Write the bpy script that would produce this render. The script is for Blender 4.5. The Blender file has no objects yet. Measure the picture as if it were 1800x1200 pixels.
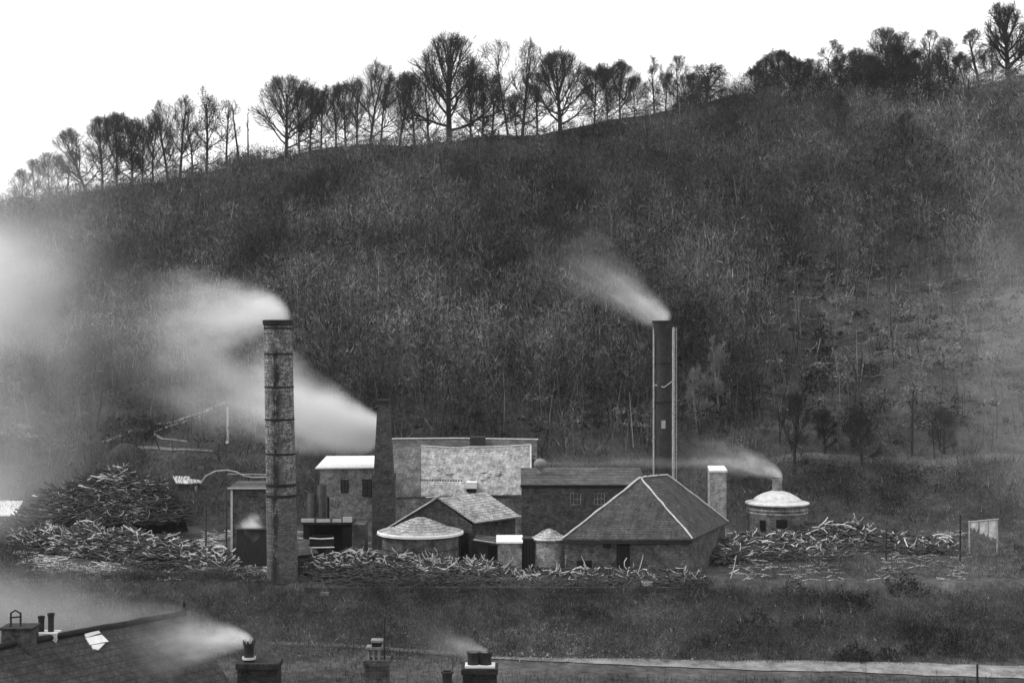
import bpy, math, random
import numpy as np
from mathutils import Vector
R = math.radians
random.seed(7); RNG = np.random.default_rng(11)
SC = bpy.context.scene; COL = SC.collection

# ---------------------------------------------------------------- camera, sky, sun, exposure
cam_d = bpy.data.cameras.new('camera'); cam_d.lens = 50; cam_d.sensor_width = 36
cam_d.clip_start = 0.5; cam_d.clip_end = 4000
cam = bpy.data.objects.new('camera', cam_d); COL.objects.link(cam)
cam.location = (0, 0, 0); cam.rotation_euler = (R(90), 0, 0); SC.camera = cam
F = 2500.0                                   # focal length in pixels of the 1800 px photograph

SUN_EL, SUN_AZ = R(42), R(-62)               # azimuth: from the viewer's left, a little behind the works
w = bpy.data.worlds.new('World'); SC.world = w; w.use_nodes = True
nt = w.node_tree; nt.nodes.clear()
out = nt.nodes.new('ShaderNodeOutputWorld'); bg = nt.nodes.new('ShaderNodeBackground')
sky = nt.nodes.new('ShaderNodeTexSky'); sky.sky_type = 'NISHITA'; sky.sun_disc = False
sky.sun_elevation = SUN_EL; sky.sun_rotation = SUN_AZ; sky.air_density = 1.0; sky.dust_density = 4.0
bw = nt.nodes.new('ShaderNodeRGBToBW')
cl = nt.nodes.new('ShaderNodeTexNoise'); cl.inputs['Scale'].default_value = 1.6; cl.inputs['Detail'].default_value = 4
tc = nt.nodes.new('ShaderNodeTexCoord')
mr = nt.nodes.new('ShaderNodeMapRange'); mr.inputs['To Min'].default_value = 8.0; mr.inputs['To Max'].default_value = 13.5
mr.inputs['From Min'].default_value = .3; mr.inputs['From Max'].default_value = .7
mx = nt.nodes.new('ShaderNodeMix'); mx.data_type = 'FLOAT'; mx.inputs[0].default_value = 0.75
nt.links.new(tc.outputs['Generated'], cl.inputs['Vector'])
nt.links.new(cl.outputs['Fac'], mr.inputs['Value'])
nt.links.new(sky.outputs['Color'], bw.inputs['Color'])
nt.links.new(bw.outputs['Val'], mx.inputs[2]); nt.links.new(mr.outputs['Result'], mx.inputs[3])
nt.links.new(mx.outputs[0], bg.inputs['Color']); bg.inputs['Strength'].default_value = 0.13
nt.links.new(bg.outputs['Background'], out.inputs['Surface'])

sd = bpy.data.lights.new('sun', 'SUN'); sd.energy = 2.0; sd.angle = R(10); sd.color = (1, 1, 1)
sun = bpy.data.objects.new('sun', sd); COL.objects.link(sun)
sv = Vector((math.sin(SUN_AZ)*math.cos(SUN_EL), math.cos(SUN_AZ)*math.cos(SUN_EL)*-0.3, math.sin(SUN_EL)))
sun.rotation_euler = sv.to_track_quat('Z', 'Y').to_euler()
SC.view_settings.view_transform = 'Standard'; SC.view_settings.look = 'None'
SC.view_settings.exposure = 0.1; SC.view_settings.gamma = 1
SC.render.engine = 'CYCLES'
SC.cycles.volume_bounces = 4; SC.cycles.max_bounces = 6; SC.cycles.diffuse_bounces = 3
SC.cycles.volume_step_rate = 1.0; SC.cycles.transparent_max_bounces = 12

# ---------------------------------------------------------------- helpers
def tag(o, label=None, cat=None, group=None, kind=None):
    if label: o['label'] = label
    if cat: o['category'] = cat
    if group: o['group'] = group
    if kind: o['kind'] = kind
    return o
def P(px, py, d): return Vector(((px-900)/F*d, d, (600-py)/F*d))
def ZZ(py, d): return (600-py)/F*d
def XX(px, d): return (px-900)/F*d

def empty(name, loc, label, cat, group=None, kind=None):
    o = bpy.data.objects.new(name, None); COL.objects.link(o); o.location = loc
    o.empty_display_size = .3
    return tag(o, label, cat, group, kind)

def origin(o):
    v = Vector((0, 0, 0))
    while o is not None:
        v += o.location; o = o.parent
    return v

class MB:
    """collects world-space geometry, then links it as one mesh"""
    def __init__(s): s.v = []; s.f = []; s.sm = []
    def add(s, vs, fs, smooth=False):
        n = len(s.v); s.v += [tuple(v) for v in vs]; s.f += [tuple(i+n for i in f) for f in fs]; s.sm += [smooth]*len(fs); return s
    def poly(s, pts): return s.add(pts, [tuple(range(len(pts)))])
    def slab(s, pts, t=(0, 0, -.12)):
        n = len(pts); t = Vector(t); a = [Vector(p) for p in pts]; b = [p+t for p in a]
        fs = [tuple(range(n)), tuple(range(2*n-1, n-1, -1))] + [(i, i+n, (i+1) % n+n, (i+1) % n) for i in range(n)]
        return s.add(a+b, fs)
    def prism(s, xy, z0, z1):
        return s.slab([(x, y, z1) for x, y in xy], (0, 0, z0-z1))
    def box(s, x0, x1, y0, y1, z0, z1): return s.prism([(x0, y0), (x1, y0), (x1, y1), (x0, y1)], z0, z1)
    def tube(s, pts, rs, n=8, cap=True, smooth=True):
        pts = [Vector(p) for p in pts]
        if not isinstance(rs, (list, tuple)): rs = [rs]*len(pts)
        vs = []
        for i, p in enumerate(pts):
            d = (pts[min(i+1, len(pts)-1)]-pts[max(i-1, 0)]).normalized()
            a = d.cross(Vector((0, 0, 1)) if abs(d.z) < .9 else Vector((1, 0, 0))).normalized(); b = d.cross(a)
            for k in range(n):
                t = 2*math.pi*k/n; vs.append(p+(a*math.cos(t)+b*math.sin(t))*rs[i])
        fs = [(i*n+k, i*n+(k+1) % n, (i+1)*n+(k+1) % n, (i+1)*n+k) for i in range(len(pts)-1) for k in range(n)]
        s.add(vs, fs, smooth)
        if cap:
            s.add(vs[:n], [tuple(range(n))]); s.add(vs[-n:], [tuple(range(n-1, -1, -1))])
        return s
    def lathe(s, c, prof, n=28, smooth=False, wob=0):
        vs = []
        for r, z in prof:
            for k in range(n):
                t = 2*math.pi*(k+.5)/n; q = 1+wob*math.sin(k*2.3+z*3)
                vs.append((c[0]+r*q*math.cos(t), c[1]+r*q*math.sin(t), z))
        fs = [(i*n+k, i*n+(k+1) % n, (i+1)*n+(k+1) % n, (i+1)*n+k) for i in range(len(prof)-1) for k in range(n)]
        return s.add(vs, fs, smooth)
    def build(s, name, mat, parent=None, loc=None):
        me = bpy.data.meshes.new(name)
        o = bpy.data.objects.new(name, me); COL.objects.link(o)
        if parent is not None:
            o.parent = parent; org = origin(parent)
        else:
            org = Vector(loc) if loc is not None else Vector((0, 0, 0)); o.location = org
        me.from_pydata([tuple(Vector(v)-org) for v in s.v], [], s.f)
        me.polygons.foreach_set('use_smooth', s.sm)
        me.materials.append(mat); me.update()
        return o

def npmesh(name, V, T, mat, parent=None, loc=(0, 0, 0), tone=None):
    """numpy triangles -> one mesh object; V (n,3), T (m,3); tone per vertex"""
    V = np.asarray(V, np.float32); T = np.asarray(T, np.int32)
    me = bpy.data.meshes.new(name); o = bpy.data.objects.new(name, me); COL.objects.link(o)
    if parent is not None: o.parent = parent; org = origin(parent)
    else: org = Vector(loc); o.location = org
    V = V - np.array(org, np.float32)
    me.vertices.add(len(V)); me.vertices.foreach_set('co', V.ravel())
    me.loops.add(T.size); me.loops.foreach_set('vertex_index', T.ravel())
    me.polygons.add(len(T)); me.polygons.foreach_set('loop_start', np.arange(0, T.size, 3, dtype=np.int32))
    me.polygons.foreach_set('loop_total', np.full(len(T), 3, np.int32))
    if tone is not None:
        at = me.attributes.new('tone', 'FLOAT', 'POINT'); at.data.foreach_set('value', np.asarray(tone, np.float32))
    me.materials.append(mat); me.update(calc_edges=True); me.validate()
    return o

# ---------------------------------------------------------------- materials (all procedural, all grey: the plate is monochrome)
class NT:
    def __init__(s, name):
        s.m = bpy.data.materials.new(name); s.m.use_nodes = True; s.t = s.m.node_tree; s.t.nodes.clear()
        s.out = s.n('ShaderNodeOutputMaterial')
    def n(s, typ, **kw):
        x = s.t.nodes.new(typ)
        for k, v in kw.items(): setattr(x, k, v)
        return x
    def l(s, a, b): s.t.links.new(a, b)
    def put(s, sock, v):
        if hasattr(v, 'links'): s.l(v, sock)
        else: sock.default_value = v
    def math(s, op, a, b=0.0, clamp=False):
        x = s.n('ShaderNodeMath', operation=op, use_clamp=clamp); s.put(x.inputs[0], a); s.put(x.inputs[1], b); return x.outputs[0]
    def mix(s, f, a, b):
        x = s.n('ShaderNodeMix', data_type='FLOAT'); s.put(x.inputs[0], f); s.put(x.inputs[2], a); s.put(x.inputs[3], b); return x.outputs[0]
    def rng(s, v, a, b, c, d):
        x = s.n('ShaderNodeMapRange'); s.put(x.inputs[0], v)
        for i, q in enumerate((a, b, c, d)): x.inputs[i+1].default_value = q
        return x.outputs[0]
    def pos(s): return s.n('ShaderNodeNewGeometry').outputs['Position']
    def noise(s, scale, detail=4, rough=.6, vec=None, stretch=None):
        if vec is None: vec = s.pos()
        if stretch:
            mp = s.n('ShaderNodeMapping'); mp.inputs['Scale'].default_value = stretch; s.l(vec, mp.inputs['Vector']); vec = mp.outputs[0]
        x = s.n('ShaderNodeTexNoise'); x.inputs['Scale'].default_value = scale; x.inputs['Detail'].default_value = detail
        x.inputs['Roughness'].default_value = rough; s.l(vec, x.inputs['Vector']); return x.outputs['Fac']
    def surf(s, col, rough=.9, bump=None, bs=.4, bd=.05, metal=0, spec=.2):
        b = s.n('ShaderNodeBsdfPrincipled'); s.put(b.inputs['Base Color'], col)
        b.inputs['Roughness'].default_value = rough; b.inputs['Metallic'].default_value = metal
        b.inputs['Specular IOR Level'].default_value = spec
        if bump is not None:
            q = s.n('ShaderNodeBump'); q.inputs['Strength'].default_value = bs; q.inputs['Distance'].default_value = bd
            s.l(bump, q.inputs['Height']); s.l(q.outputs[0], b.inputs['Normal'])
        s.l(b.outputs[0], s.out.inputs['Surface']); return s.m

def grain(name, lo, hi, scale=3, rough=.9, fine=14, stretch=None, bs=.4, bd=.05, metal=0, spec=.2):
    t = NT(name)
    a = t.noise(scale, 5, .65, stretch=stretch); b = t.noise(fine, 3, .7)
    f = t.math('ADD', t.math('MULTIPLY', a, .65), t.math('MULTIPLY', b, .35))
    return t.surf(t.rng(f, .34, .66, lo, hi), rough, f, bs, bd, metal, spec)

def coursed(name, lo, hi, mortar, bw_=.45, bh=.15, ms=.012, patch=.5, darkening=None, rough=.92):
    """stone or brick courses on upright faces; bw_/bh in metres"""
    t = NT(name); sx = t.n('ShaderNodeSeparateXYZ'); t.l(t.pos(), sx.inputs[0])
    cx = t.n('ShaderNodeCombineXYZ')
    t.l(t.math('ADD', sx.outputs[0], t.math('MULTIPLY', sx.outputs[1], .63)), cx.inputs[0]); t.l(sx.outputs[2], cx.inputs[1])
    nz = t.n('ShaderNodeTexNoise'); nz.inputs['Scale'].default_value = 1.7; t.l(t.pos(), nz.inputs['Vector'])
    vm = t.n('ShaderNodeVectorMath', operation='MULTIPLY_ADD'); t.l(nz.outputs['Color'], vm.inputs[0])
    vm.inputs[1].default_value = (.12, .12, 0); t.l(cx.outputs[0], vm.inputs[2])
    br = t.n('ShaderNodeTexBrick'); t.l(vm.outputs[0], br.inputs['Vector'])
    br.inputs['Scale'].default_value = 1; br.inputs['Brick Width'].default_value = bw_; br.inputs['Row Height'].default_value = bh
    br.inputs['Mortar Size'].default_value = ms; br.inputs['Mortar Smooth'].default_value = .3
    br.inputs['Color1'].default_value = (0, 0, 0, 1); br.inputs['Color2'].default_value = (1, 1, 1, 1); br.inputs['Mortar'].default_value = (.5, .5, .5, 1)
    b2 = t.n('ShaderNodeRGBToBW'); t.l(br.outputs['Color'], b2.inputs[0])
    pn = t.noise(1.1, 6, .7)
    f = t.math('ADD', t.math('MULTIPLY', b2.outputs[0], 1-patch), t.math('MULTIPLY', t.rng(pn, .35, .65, 0, 1), patch))
    c = t.mix(br.outputs['Fac'], t.mix(f, lo, hi), mortar)
    c = t.math('MULTIPLY', c, t.math('MULTIPLY', t.rng(t.noise(9, 3), .3, .7, .6, 1.4), t.rng(t.noise(1.9, 8, .8), .36, .62, .45, 1.5)))
    h = t.math('SUBTRACT', t.math('MULTIPLY', f, .4), br.outputs['Fac'])
    return t.surf(c, rough, h, .6, .03)

def slates(name, lo, hi, row=.24, moss=0.0, patch=.45):
    """slate / tile roof: rows follow height"""
    t = NT(name); sx = t.n('ShaderNodeSeparateXYZ'); t.l(t.pos(), sx.inputs[0])
    cx = t.n('ShaderNodeCombineXYZ')
    t.l(t.math('ADD', sx.outputs[0], t.math('MULTIPLY', sx.outputs[1], .71)), cx.inputs[0]); t.l(sx.outputs[2], cx.inputs[1])
    br = t.n('ShaderNodeTexBrick'); t.l(cx.outputs[0], br.inputs['Vector'])
    br.inputs['Scale'].default_value = 1; br.inputs['Brick Width'].default_value = .32; br.inputs['Row Height'].default_value = row*.62
    br.inputs['Mortar Size'].default_value = .014
    br.inputs['Color1'].default_value = (0, 0, 0, 1); br.inputs['Color2'].default_value = (1, 1, 1, 1); br.inputs['Mortar'].default_value = (.3, .3, .3, 1)
    b2 = t.n('ShaderNodeRGBToBW'); t.l(br.outputs['Color'], b2.inputs[0])
    pn = t.noise(.8, 6, .72)
    f = t.math('ADD', t.math('MULTIPLY', b2.outputs[0], 1-patch), t.math('MULTIPLY', t.rng(pn, .35, .65, 0, 1), patch))
    c = t.mix(br.outputs['Fac'], t.mix(f, lo, hi), lo*.6)
    c = t.math('MULTIPLY', c, t.math('MULTIPLY', t.rng(t.noise(7, 4, .7), .35, .65, .65, 1.35), t.rng(t.noise(1.6, 8, .8), .36, .62, .6, 1.4)))
    sp = t.math('GREATER_THAN', t.noise(3.1, 3, .6), .69)              # lichen and slipped slates
    c = t.mix(t.math('MULTIPLY', sp, .7), c, hi*1.7)
    return t.surf(c, .75, f, .4, .03, spec=.3)

def twigmat(name, lo, hi, pale=None, scale=.06, gain=.6):
    """bark/twig colour from the per-twig 'tone', with slow drifts from one stand of wood to the next"""
    t = NT(name); a = t.n('ShaderNodeAttribute', attribute_name='tone')
    c = t.rng(a.outputs['Fac'], 0, 1, lo, hi)
    if pale: c = t.mix(t.math('GREATER_THAN', a.outputs['Fac'], .93), c, pale)
    dr = t.noise(scale, 5, .65, stretch=(1, .6, 1.2))
    c = t.math('MULTIPLY', c, t.rng(dr, .36, .64, 1-gain, 1+gain))
    return t.surf(c, .95, spec=.1)

M = {}
M['bark'] = grain('bark', .012, .04, 4, fine=20)
M['twig'] = grain('twig', .012, .045, 1.2)
M['ivy'] = grain('ivy_leaf', .008, .03, 2, rough=.6)
M['palebark'] = grain('pale_bark', .25, .5, 3)
M['birch'] = grain('birch_bark', .12, .22, 3)
M['log'] = grain('peeled_wood', .3, .9, 2.5, rough=.8)
M['stick'] = grain('peeled_stick', .05, .95, 2.0, fine=7)
M['logdull'] = grain('weathered_cordwood', .006, .13, 3.2, rough=.95)
M['mound'] = grain('wood_heap_core', .02, .06, 2.2, bs=.8, bd=.2)
M['stack'] = None
M['soot'] = grain('sooty_brick', .012, .035, 2)
M['iron'] = grain('sooty_iron', .02, .06, 2.5, rough=.6, metal=.3)
M['band'] = grain('iron_band', .01, .02, 4, rough=.7)
M['darkbrick'] = coursed('dark_brick', .03, .10, .055, .3, .1)
M['midbrick'] = coursed('stone_wall', .025, .15, .07, .55, .2, .02, patch=.8)
M['drumbrick'] = coursed('kiln_brick', .05, .17, .09, .4, .14, .014, patch=.8)
M['cowl'] = grain('sooty_slab', .10, .3, 3)
M['greywall'] = coursed('limewashed_wall', .11, .32, .18, .5, .2, .012, patch=.8)
M['piers'] = coursed('pale_stone', .2, .36, .2, .5, .22, .014, patch=.8)
M['slate'] = slates('slate', .03, .085, patch=.75)
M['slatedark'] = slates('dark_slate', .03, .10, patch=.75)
M['slatenear'] = slates('near_slate', .028, .045, row=.3, patch=.8)
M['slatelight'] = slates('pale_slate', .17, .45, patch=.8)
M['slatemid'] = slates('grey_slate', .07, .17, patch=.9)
M['tin'] = grain('whitewashed_iron_sheet', .55, .82, 1.4, rough=.6, stretch=(3, 1, .6))
M['lead'] = grain('lead_flashing', .35, .7, 3, rough=.6)
M['white'] = grain('white_paint', .62, .88, 3, rough=.7)
M['dome'] = grain('lime_dome', .4, .75, 2.2, bs=.8, bd=.12)
M['hole'] = grain('dark_opening', .006, .012, 2)
M['glass'] = grain('window_glass', .02, .05, 2, rough=.3, spec=.5)
M['post'] = grain('weathered_post', .35, .6, 4)
M['pale_iron'] = grain('galvanised_pole', .2, .5, 5)
M['pot'] = grain('sooty_pot', .012, .04, 5, rough=.7)
M['nearbrick'] = coursed('near_sooty_brick', .014, .04, .03, .24, .085, .012)
M['nearbrickpale'] = coursed('near_grey_brick', .045, .10, .07, .24, .085, .012)
M['board'] = grain('dark_boarding', .015, .05, 3, stretch=(6, 6, .4))
M['stone'] = grain('pale_stone_chip', .25, .6, 6)
M['scrub'] = twigmat('scrub_twigs', .006, .25, .30, gain=.75, scale=.07)
M['bankscrub'] = twigmat('bank_scrub_twigs', .005, .14, .34, gain=.9, scale=.15)
M['bush'] = twigmat('evergreen_bush', .012, .05, None, .12)
M['grass'] = twigmat('rough_grass', .02, .11, .30, .25, .8)
M['log_curl'] = grain('peeled_branch', .13, .38, 4)

# big brick stack: soot runs down one side, fine cracks, as dirt on the brick; darker towards the foot
t = NT('stack_brick'); sx = t.n('ShaderNodeSeparateXYZ'); t.l(t.pos(), sx.inputs[0])
ang = t.math('MULTIPLY', sx.outputs[0], 1.0)
cx = t.n('ShaderNodeCombineXYZ'); t.l(t.math('ADD', sx.outputs[0], t.math('MULTIPLY', sx.outputs[1], .6)), cx.inputs[0]); t.l(sx.outputs[2], cx.inputs[1])
br = t.n('ShaderNodeTexBrick'); t.l(cx.outputs[0], br.inputs['Vector']); br.inputs['Scale'].default_value = 1
br.inputs['Brick Width'].default_value = .3; br.inputs['Row Height'].default_value = .12; br.inputs['Mortar Size'].default_value = .018
br.inputs['Color1'].default_value = (.2, .2, .2, 1); br.inputs['Color2'].default_value = (.46, .46, .46, 1); br.inputs['Mortar'].default_value = (.12, .12, .12, 1)
b2 = t.n('ShaderNodeRGBToBW'); t.l(br.outputs['Color'], b2.inputs[0])
run = t.noise(1.5, 6, .75, stretch=(1, 1, .35))
off = t.math('ABSOLUTE', t.math('SUBTRACT', sx.outputs[0], t.math('ADD', -16.35, t.math('MULTIPLY', t.noise(.5, 2), 0.5))))
darkening = t.math('MULTIPLY', t.rng(off, .1, .75, 1, .12), t.rng(run, .38, .5, 0, 1), clamp=True)
sp = t.math('GREATER_THAN', t.noise(4.2, 4, .8), .49)
darkening = t.math('MAXIMUM', darkening, t.math('MULTIPLY', sp, .7))
darkening = t.math('MAXIMUM', darkening, t.rng(t.math('ADD', sx.outputs[2], t.math('MULTIPLY', run, 3)), -9.6, -8.2, .62, 0))  # brick mixed darker towards the foot, with a ragged upper limit
c = t.mix(darkening, t.math('MULTIPLY', b2.outputs[0], t.rng(t.noise(1.1, 4), .3, .7, .7, 1.25)), .02)
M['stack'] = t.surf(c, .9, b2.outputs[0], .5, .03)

def smooth01(a, b, x):
    t = np.clip((x-a)/(b-a), 0, 1); return t*t*(3-2*t)

# ---------------------------------------------------------------- terrain
RX = [-900, 0, 30, 100, 200, 300, 370, 430, 480, 560, 650, 740, 850, 950, 1050, 1130, 1200, 1280, 1350, 1450, 1550, 1650, 1700, 1750, 1800, 2700]
RY = [520, 372, 362, 347, 332, 317, 301, 284, 276, 264, 256, 250, 242, 237, 216, 200, 186, 172, 168, 170, 168, 160, 152, 144, 132, 60]
KD = [-40, 0, 45, 79, 82, 96.0, 97.1, 104, 122, 138]
KZ = [4, -2, -20, -18.95, -18.8, -17.3, -16.45, -16.4, -16.3, -11.7]
def dridge(px): return np.interp(px, [0, 1800], [255, 225])
def bump(x, y):
    return (np.sin(x*.31+y*.17)*.5+np.sin(x*.13-y*.29+1.3)*.6+np.sin(x*.71+y*.53+2)*.2)
def terrain(x, y):
    x = np.asarray(x, float); y = np.asarray(y, float)
    px = 900+F*x/np.maximum(y, 60); dr = dridge(px)
    zr = (600-np.interp(px, RX, RY))/F*dr
    base = np.interp(y, KD, KZ)
    t = np.clip((y-138)/(dr-138), 0, 1); f = t+.22*t*(1-t)
    z = np.where(y > 138, -11.7+(zr+11.7)*f, base)
    z = np.where(y > dr, zr-.22*np.minimum(y-dr, 160), z)
    amp = smooth01(60, 80, y)*.05+smooth01(124, 150, y)*.85
    return z+bump(x, y)*amp*np.where(y > dr-25, .45, 1)
def tz(x, y): return float(terrain(x, y))
def G(px, py, d0=70., d1=262.):
    """the ground point seen at a pixel"""
    ds = np.arange(d0, d1, .25); z = terrain((px-900)/F*ds, ds); r = (600-py)/F*ds
    i = np.argmax(r < z) if (r < z).any() else len(ds)-1
    d = ds[i]; x = (px-900)/F*d; return Vector((x, d, tz(x, d)))

ys = np.concatenate([np.arange(-60, 70, 5), np.arange(70, 290, .8), np.arange(290, 700, 14)])
us = np.concatenate([np.arange(-260, -80, 9), np.arange(-80, 80, .8), np.arange(80, 261, 9)])
X, Y = np.meshgrid(us, ys); Z = terrain(X, Y); ny, nx = X.shape
V = np.stack([X.ravel(), Y.ravel(), Z.ravel()], 1)
i = np.arange(ny-1)[:, None]*nx+np.arange(nx-1)[None]; a, b, c, d = i, i+1, i+nx+1, i+nx
T = np.concatenate([np.stack([a, b, c], -1).reshape(-1, 3), np.stack([a, c, d], -1).reshape(-1, 3)])
PXg = 900+F*X/np.maximum(Y, 60); PYg = 600-F*Z/np.maximum(Y, 60)
def blob(cx, cy, rx, ry): return np.exp(-(((PXg-cx)/rx)**2+((PYg-cy)/ry)**2))
soil = np.full(X.shape, .050)
soil = np.where(Y < 138, .06, soil); soil = np.where(Y < 122, .07, soil)
soil = soil+.05*smooth01(1350, 1900, PXg)*np.where(Y > 138, 1, .6)
soil = soil+.03*blob(1650, 580, 260, 60)+.03*blob(1000, 1130, 200, 45)+.02*blob(150, 1010, 220, 60)
soil = np.where(Y < 80, .06, soil)
t = NT('hill_ground'); at = t.n('ShaderNodeAttribute', attribute_name='tone')
n1 = t.noise(.25, 6, .7); n2 = t.noise(1.6, 5, .7)
c = t.math('MULTIPLY', at.outputs['Fac'], t.math('MULTIPLY', t.rng(n1, .3, .7, .45, 1.55), t.rng(n2, .3, .7, .5, 1.5)))
M['ground'] = t.surf(c, .95, n2, .8, .3, spec=.1)
o = npmesh('terrain', V, T, M['ground'], tone=soil.ravel()); tag(o, 'dark wooded hillside dropping to the flat works yard and the road', None, kind='structure')
o.data.polygons.foreach_set('use_smooth', np.ones(len(T), bool))

def strip(name, pts, widths, mat, lift=.06, kind='structure', label=None, cat=None, **kw):
    """path draped on the ground through pixel points"""
    g = [G(*p) if not isinstance(p, Vector) else p for p in pts]; fine = []
    for i in range(len(g)-1):
        L = max(2, int((g[i+1]-g[i]).length/.6))
        for k in range(L): fine.append((g[i].lerp(g[i+1], k/L), widths[i]+(widths[i+1]-widths[i])*k/L))
    fine.append((g[-1], widths[-1]))
    vs = []; m = MB()
    for i, (p, wd) in enumerate(fine):
        q = fine[min(i+1, len(fine)-1)][0]-fine[max(i-1, 0)][0]; q.z = 0; q.normalize(); n = Vector((-q.y, q.x, 0))
        wd *= 1+.12*math.sin(i*.9)*math.sin(i*.37+2)
        for s_ in (-.5, -.17, .17, .5):
            v = p+n*wd*s_; vs.append((v.x, v.y, tz(v.x, v.y)+lift-(.05 if abs(s_) == .5 else 0)))
    m.add(vs, [(i*4+k, i*4+k+1, i*4+k+5, i*4+k+4) for i in range(len(fine)-1) for k in range(3)], True)
    o = m.build(name, mat); tag(o, label, cat, kind=kind); return o
M['road'] = grain('chalky_road', .07, .34, .9, fine=7)
M['pathpale'] = grain('pale_cart_track', .10, .34, .9, fine=7)
M['path'] = grain('trodden_path', .09, .19, .7, fine=6)
M['pathfaint'] = grain('faint_path', .075, .14, .7, fine=6)
strip('road', [(840, 1158), (950, 1161), (1100, 1165), (1300, 1170), (1500, 1175), (1700, 1180), (2100, 1190)], [.2, .6, 1.1, 1.6, 2.1, 2.6, 3.0], M['road'], .1, label='pale chalky road along the foot of the bank')
strip('track', [(470, 1131), (600, 1136), (740, 1146), (860, 1158)], [.5, .7, .6, .5], M['path'], .1, label='faint field track')
strip('path', [(180, 780), (240, 757), (300, 745), (360, 725), (400, 706)], [.45, .38, .4, .4, .3], M['pathpale'], .16, label='pale cart track climbing the hill foot')
strip('path', [(360, 733), (300, 750), (268, 763), (285, 773), (330, 779)], [.3, .35, .35, .3, .2], M['pathpale'], .16, label='looping spur of the hill track')
strip('path', [(235, 790), (300, 792), (375, 794)], [.5, .5, .4], M['path'], .15, label='level spur of the hill track')
strip('path', [(930, 816), (1100, 814), (1300, 812), (1500, 811), (1700, 812), (1950, 812)], [.5, .7, .9, .9, .9, 1], M['pathfaint'], .1, label='level path along the hill foot')

def segmesh(A, B, ra, rb, n=3):
    A = np.array(A); B = np.array(B); ra = np.array(ra); rb = np.array(rb); m = len(A)
    D = B-A; D /= np.maximum(np.linalg.norm(D, axis=1, keepdims=True), 1e-6)
    ref = np.where(np.abs(D[:, 2:3]) < .9, np.array([[0, 0, 1.]]), np.array([[1., 0, 0]]))
    U = np.cross(D, ref); U /= np.linalg.norm(U, axis=1, keepdims=True); W = np.cross(D, U)
    th = 2*np.pi*np.arange(n)/n
    ring = U[:, None]*np.cos(th)[None, :, None]+W[:, None]*np.sin(th)[None, :, None]
    V = np.concatenate([A[:, None]+ring*ra[:, None, None], B[:, None]+ring*rb[:, None, None]], 1).reshape(-1, 3)
    T = []
    for k in range(n):
        k2 = (k+1) % n; T += [[k, k2, k2+n], [k, k2+n, k+n]]
    T = (np.array(T)[None]+(np.arange(m)*2*n)[:, None, None]).reshape(-1, 3)
    return V, T

# ---------------------------------------------------------------- brushwood as ground cover
def blades(base, h, spread, nb, width, up=1.0, stem=True, wj=.5, curve=0, tone=None, tonej=.35):
    """base (n,3), h (n,) -> triangles: every plant is a spray of nb thin tapering twigs"""
    n = len(base); B = np.repeat(base, nb, 0); H = np.repeat(h, nb)
    k = np.tile(np.arange(nb), n); az = RNG.uniform(0, 2*np.pi, n*nb)
    st = RNG.uniform(0, .75, n*nb)*H; st[k == 0] = 0
    tilt = RNG.uniform(.12, 1.0, n*nb)*spread; tilt[k == 0] *= .12
    L = RNG.uniform(.25, .75, n*nb)*(H-st*.55); L[k == 0] = H[k == 0]
    D = np.stack([np.sin(tilt)*np.cos(az), np.sin(tilt)*np.sin(az), np.cos(tilt)*up], 1)
    lean = np.repeat(RNG.normal(0, .06, (n, 2)), nb, 0)
    S = B.copy(); S[:, 2] += st; S[:, :2] += lean*st[:, None]
    E = S+D*L[:, None]; E[:, :2] += lean*L[:, None]
    W = width*RNG.uniform(1-wj, 1+wj, n*nb)*np.where((k == 0), 1.6, 1.0)*np.repeat(np.clip(h/4, .5, 1.5), nb)
    a2 = RNG.uniform(0, 2*np.pi, n*nb); side = np.stack([np.cos(a2), np.sin(a2)*.5, RNG.normal(0, .25, n*nb)], 1)*W[:, None]
    V = np.stack([S-side, S+side, E], 1).reshape(-1, 3)
    T = np.arange(n*nb*3).reshape(-1, 3)
    if tone is None: tone = RNG.random(n)
    tt = np.clip(np.repeat(tone, nb)*(1-tonej)+RNG.random(n*nb)*tonej, 0, 1)
    pale = RNG.random(n*nb) < .018; tt = np.where(pale, .97, np.minimum(tt, .92))
    return V, T, np.repeat(tt, 3)

def scatter_px(n, d0, d1, pad=160):
    px = RNG.uniform(-pad, 1800+pad, n); d = RNG.uniform(d0**.5, d1**.5, n)**2
    return px, d, (px-900)/F*d

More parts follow.
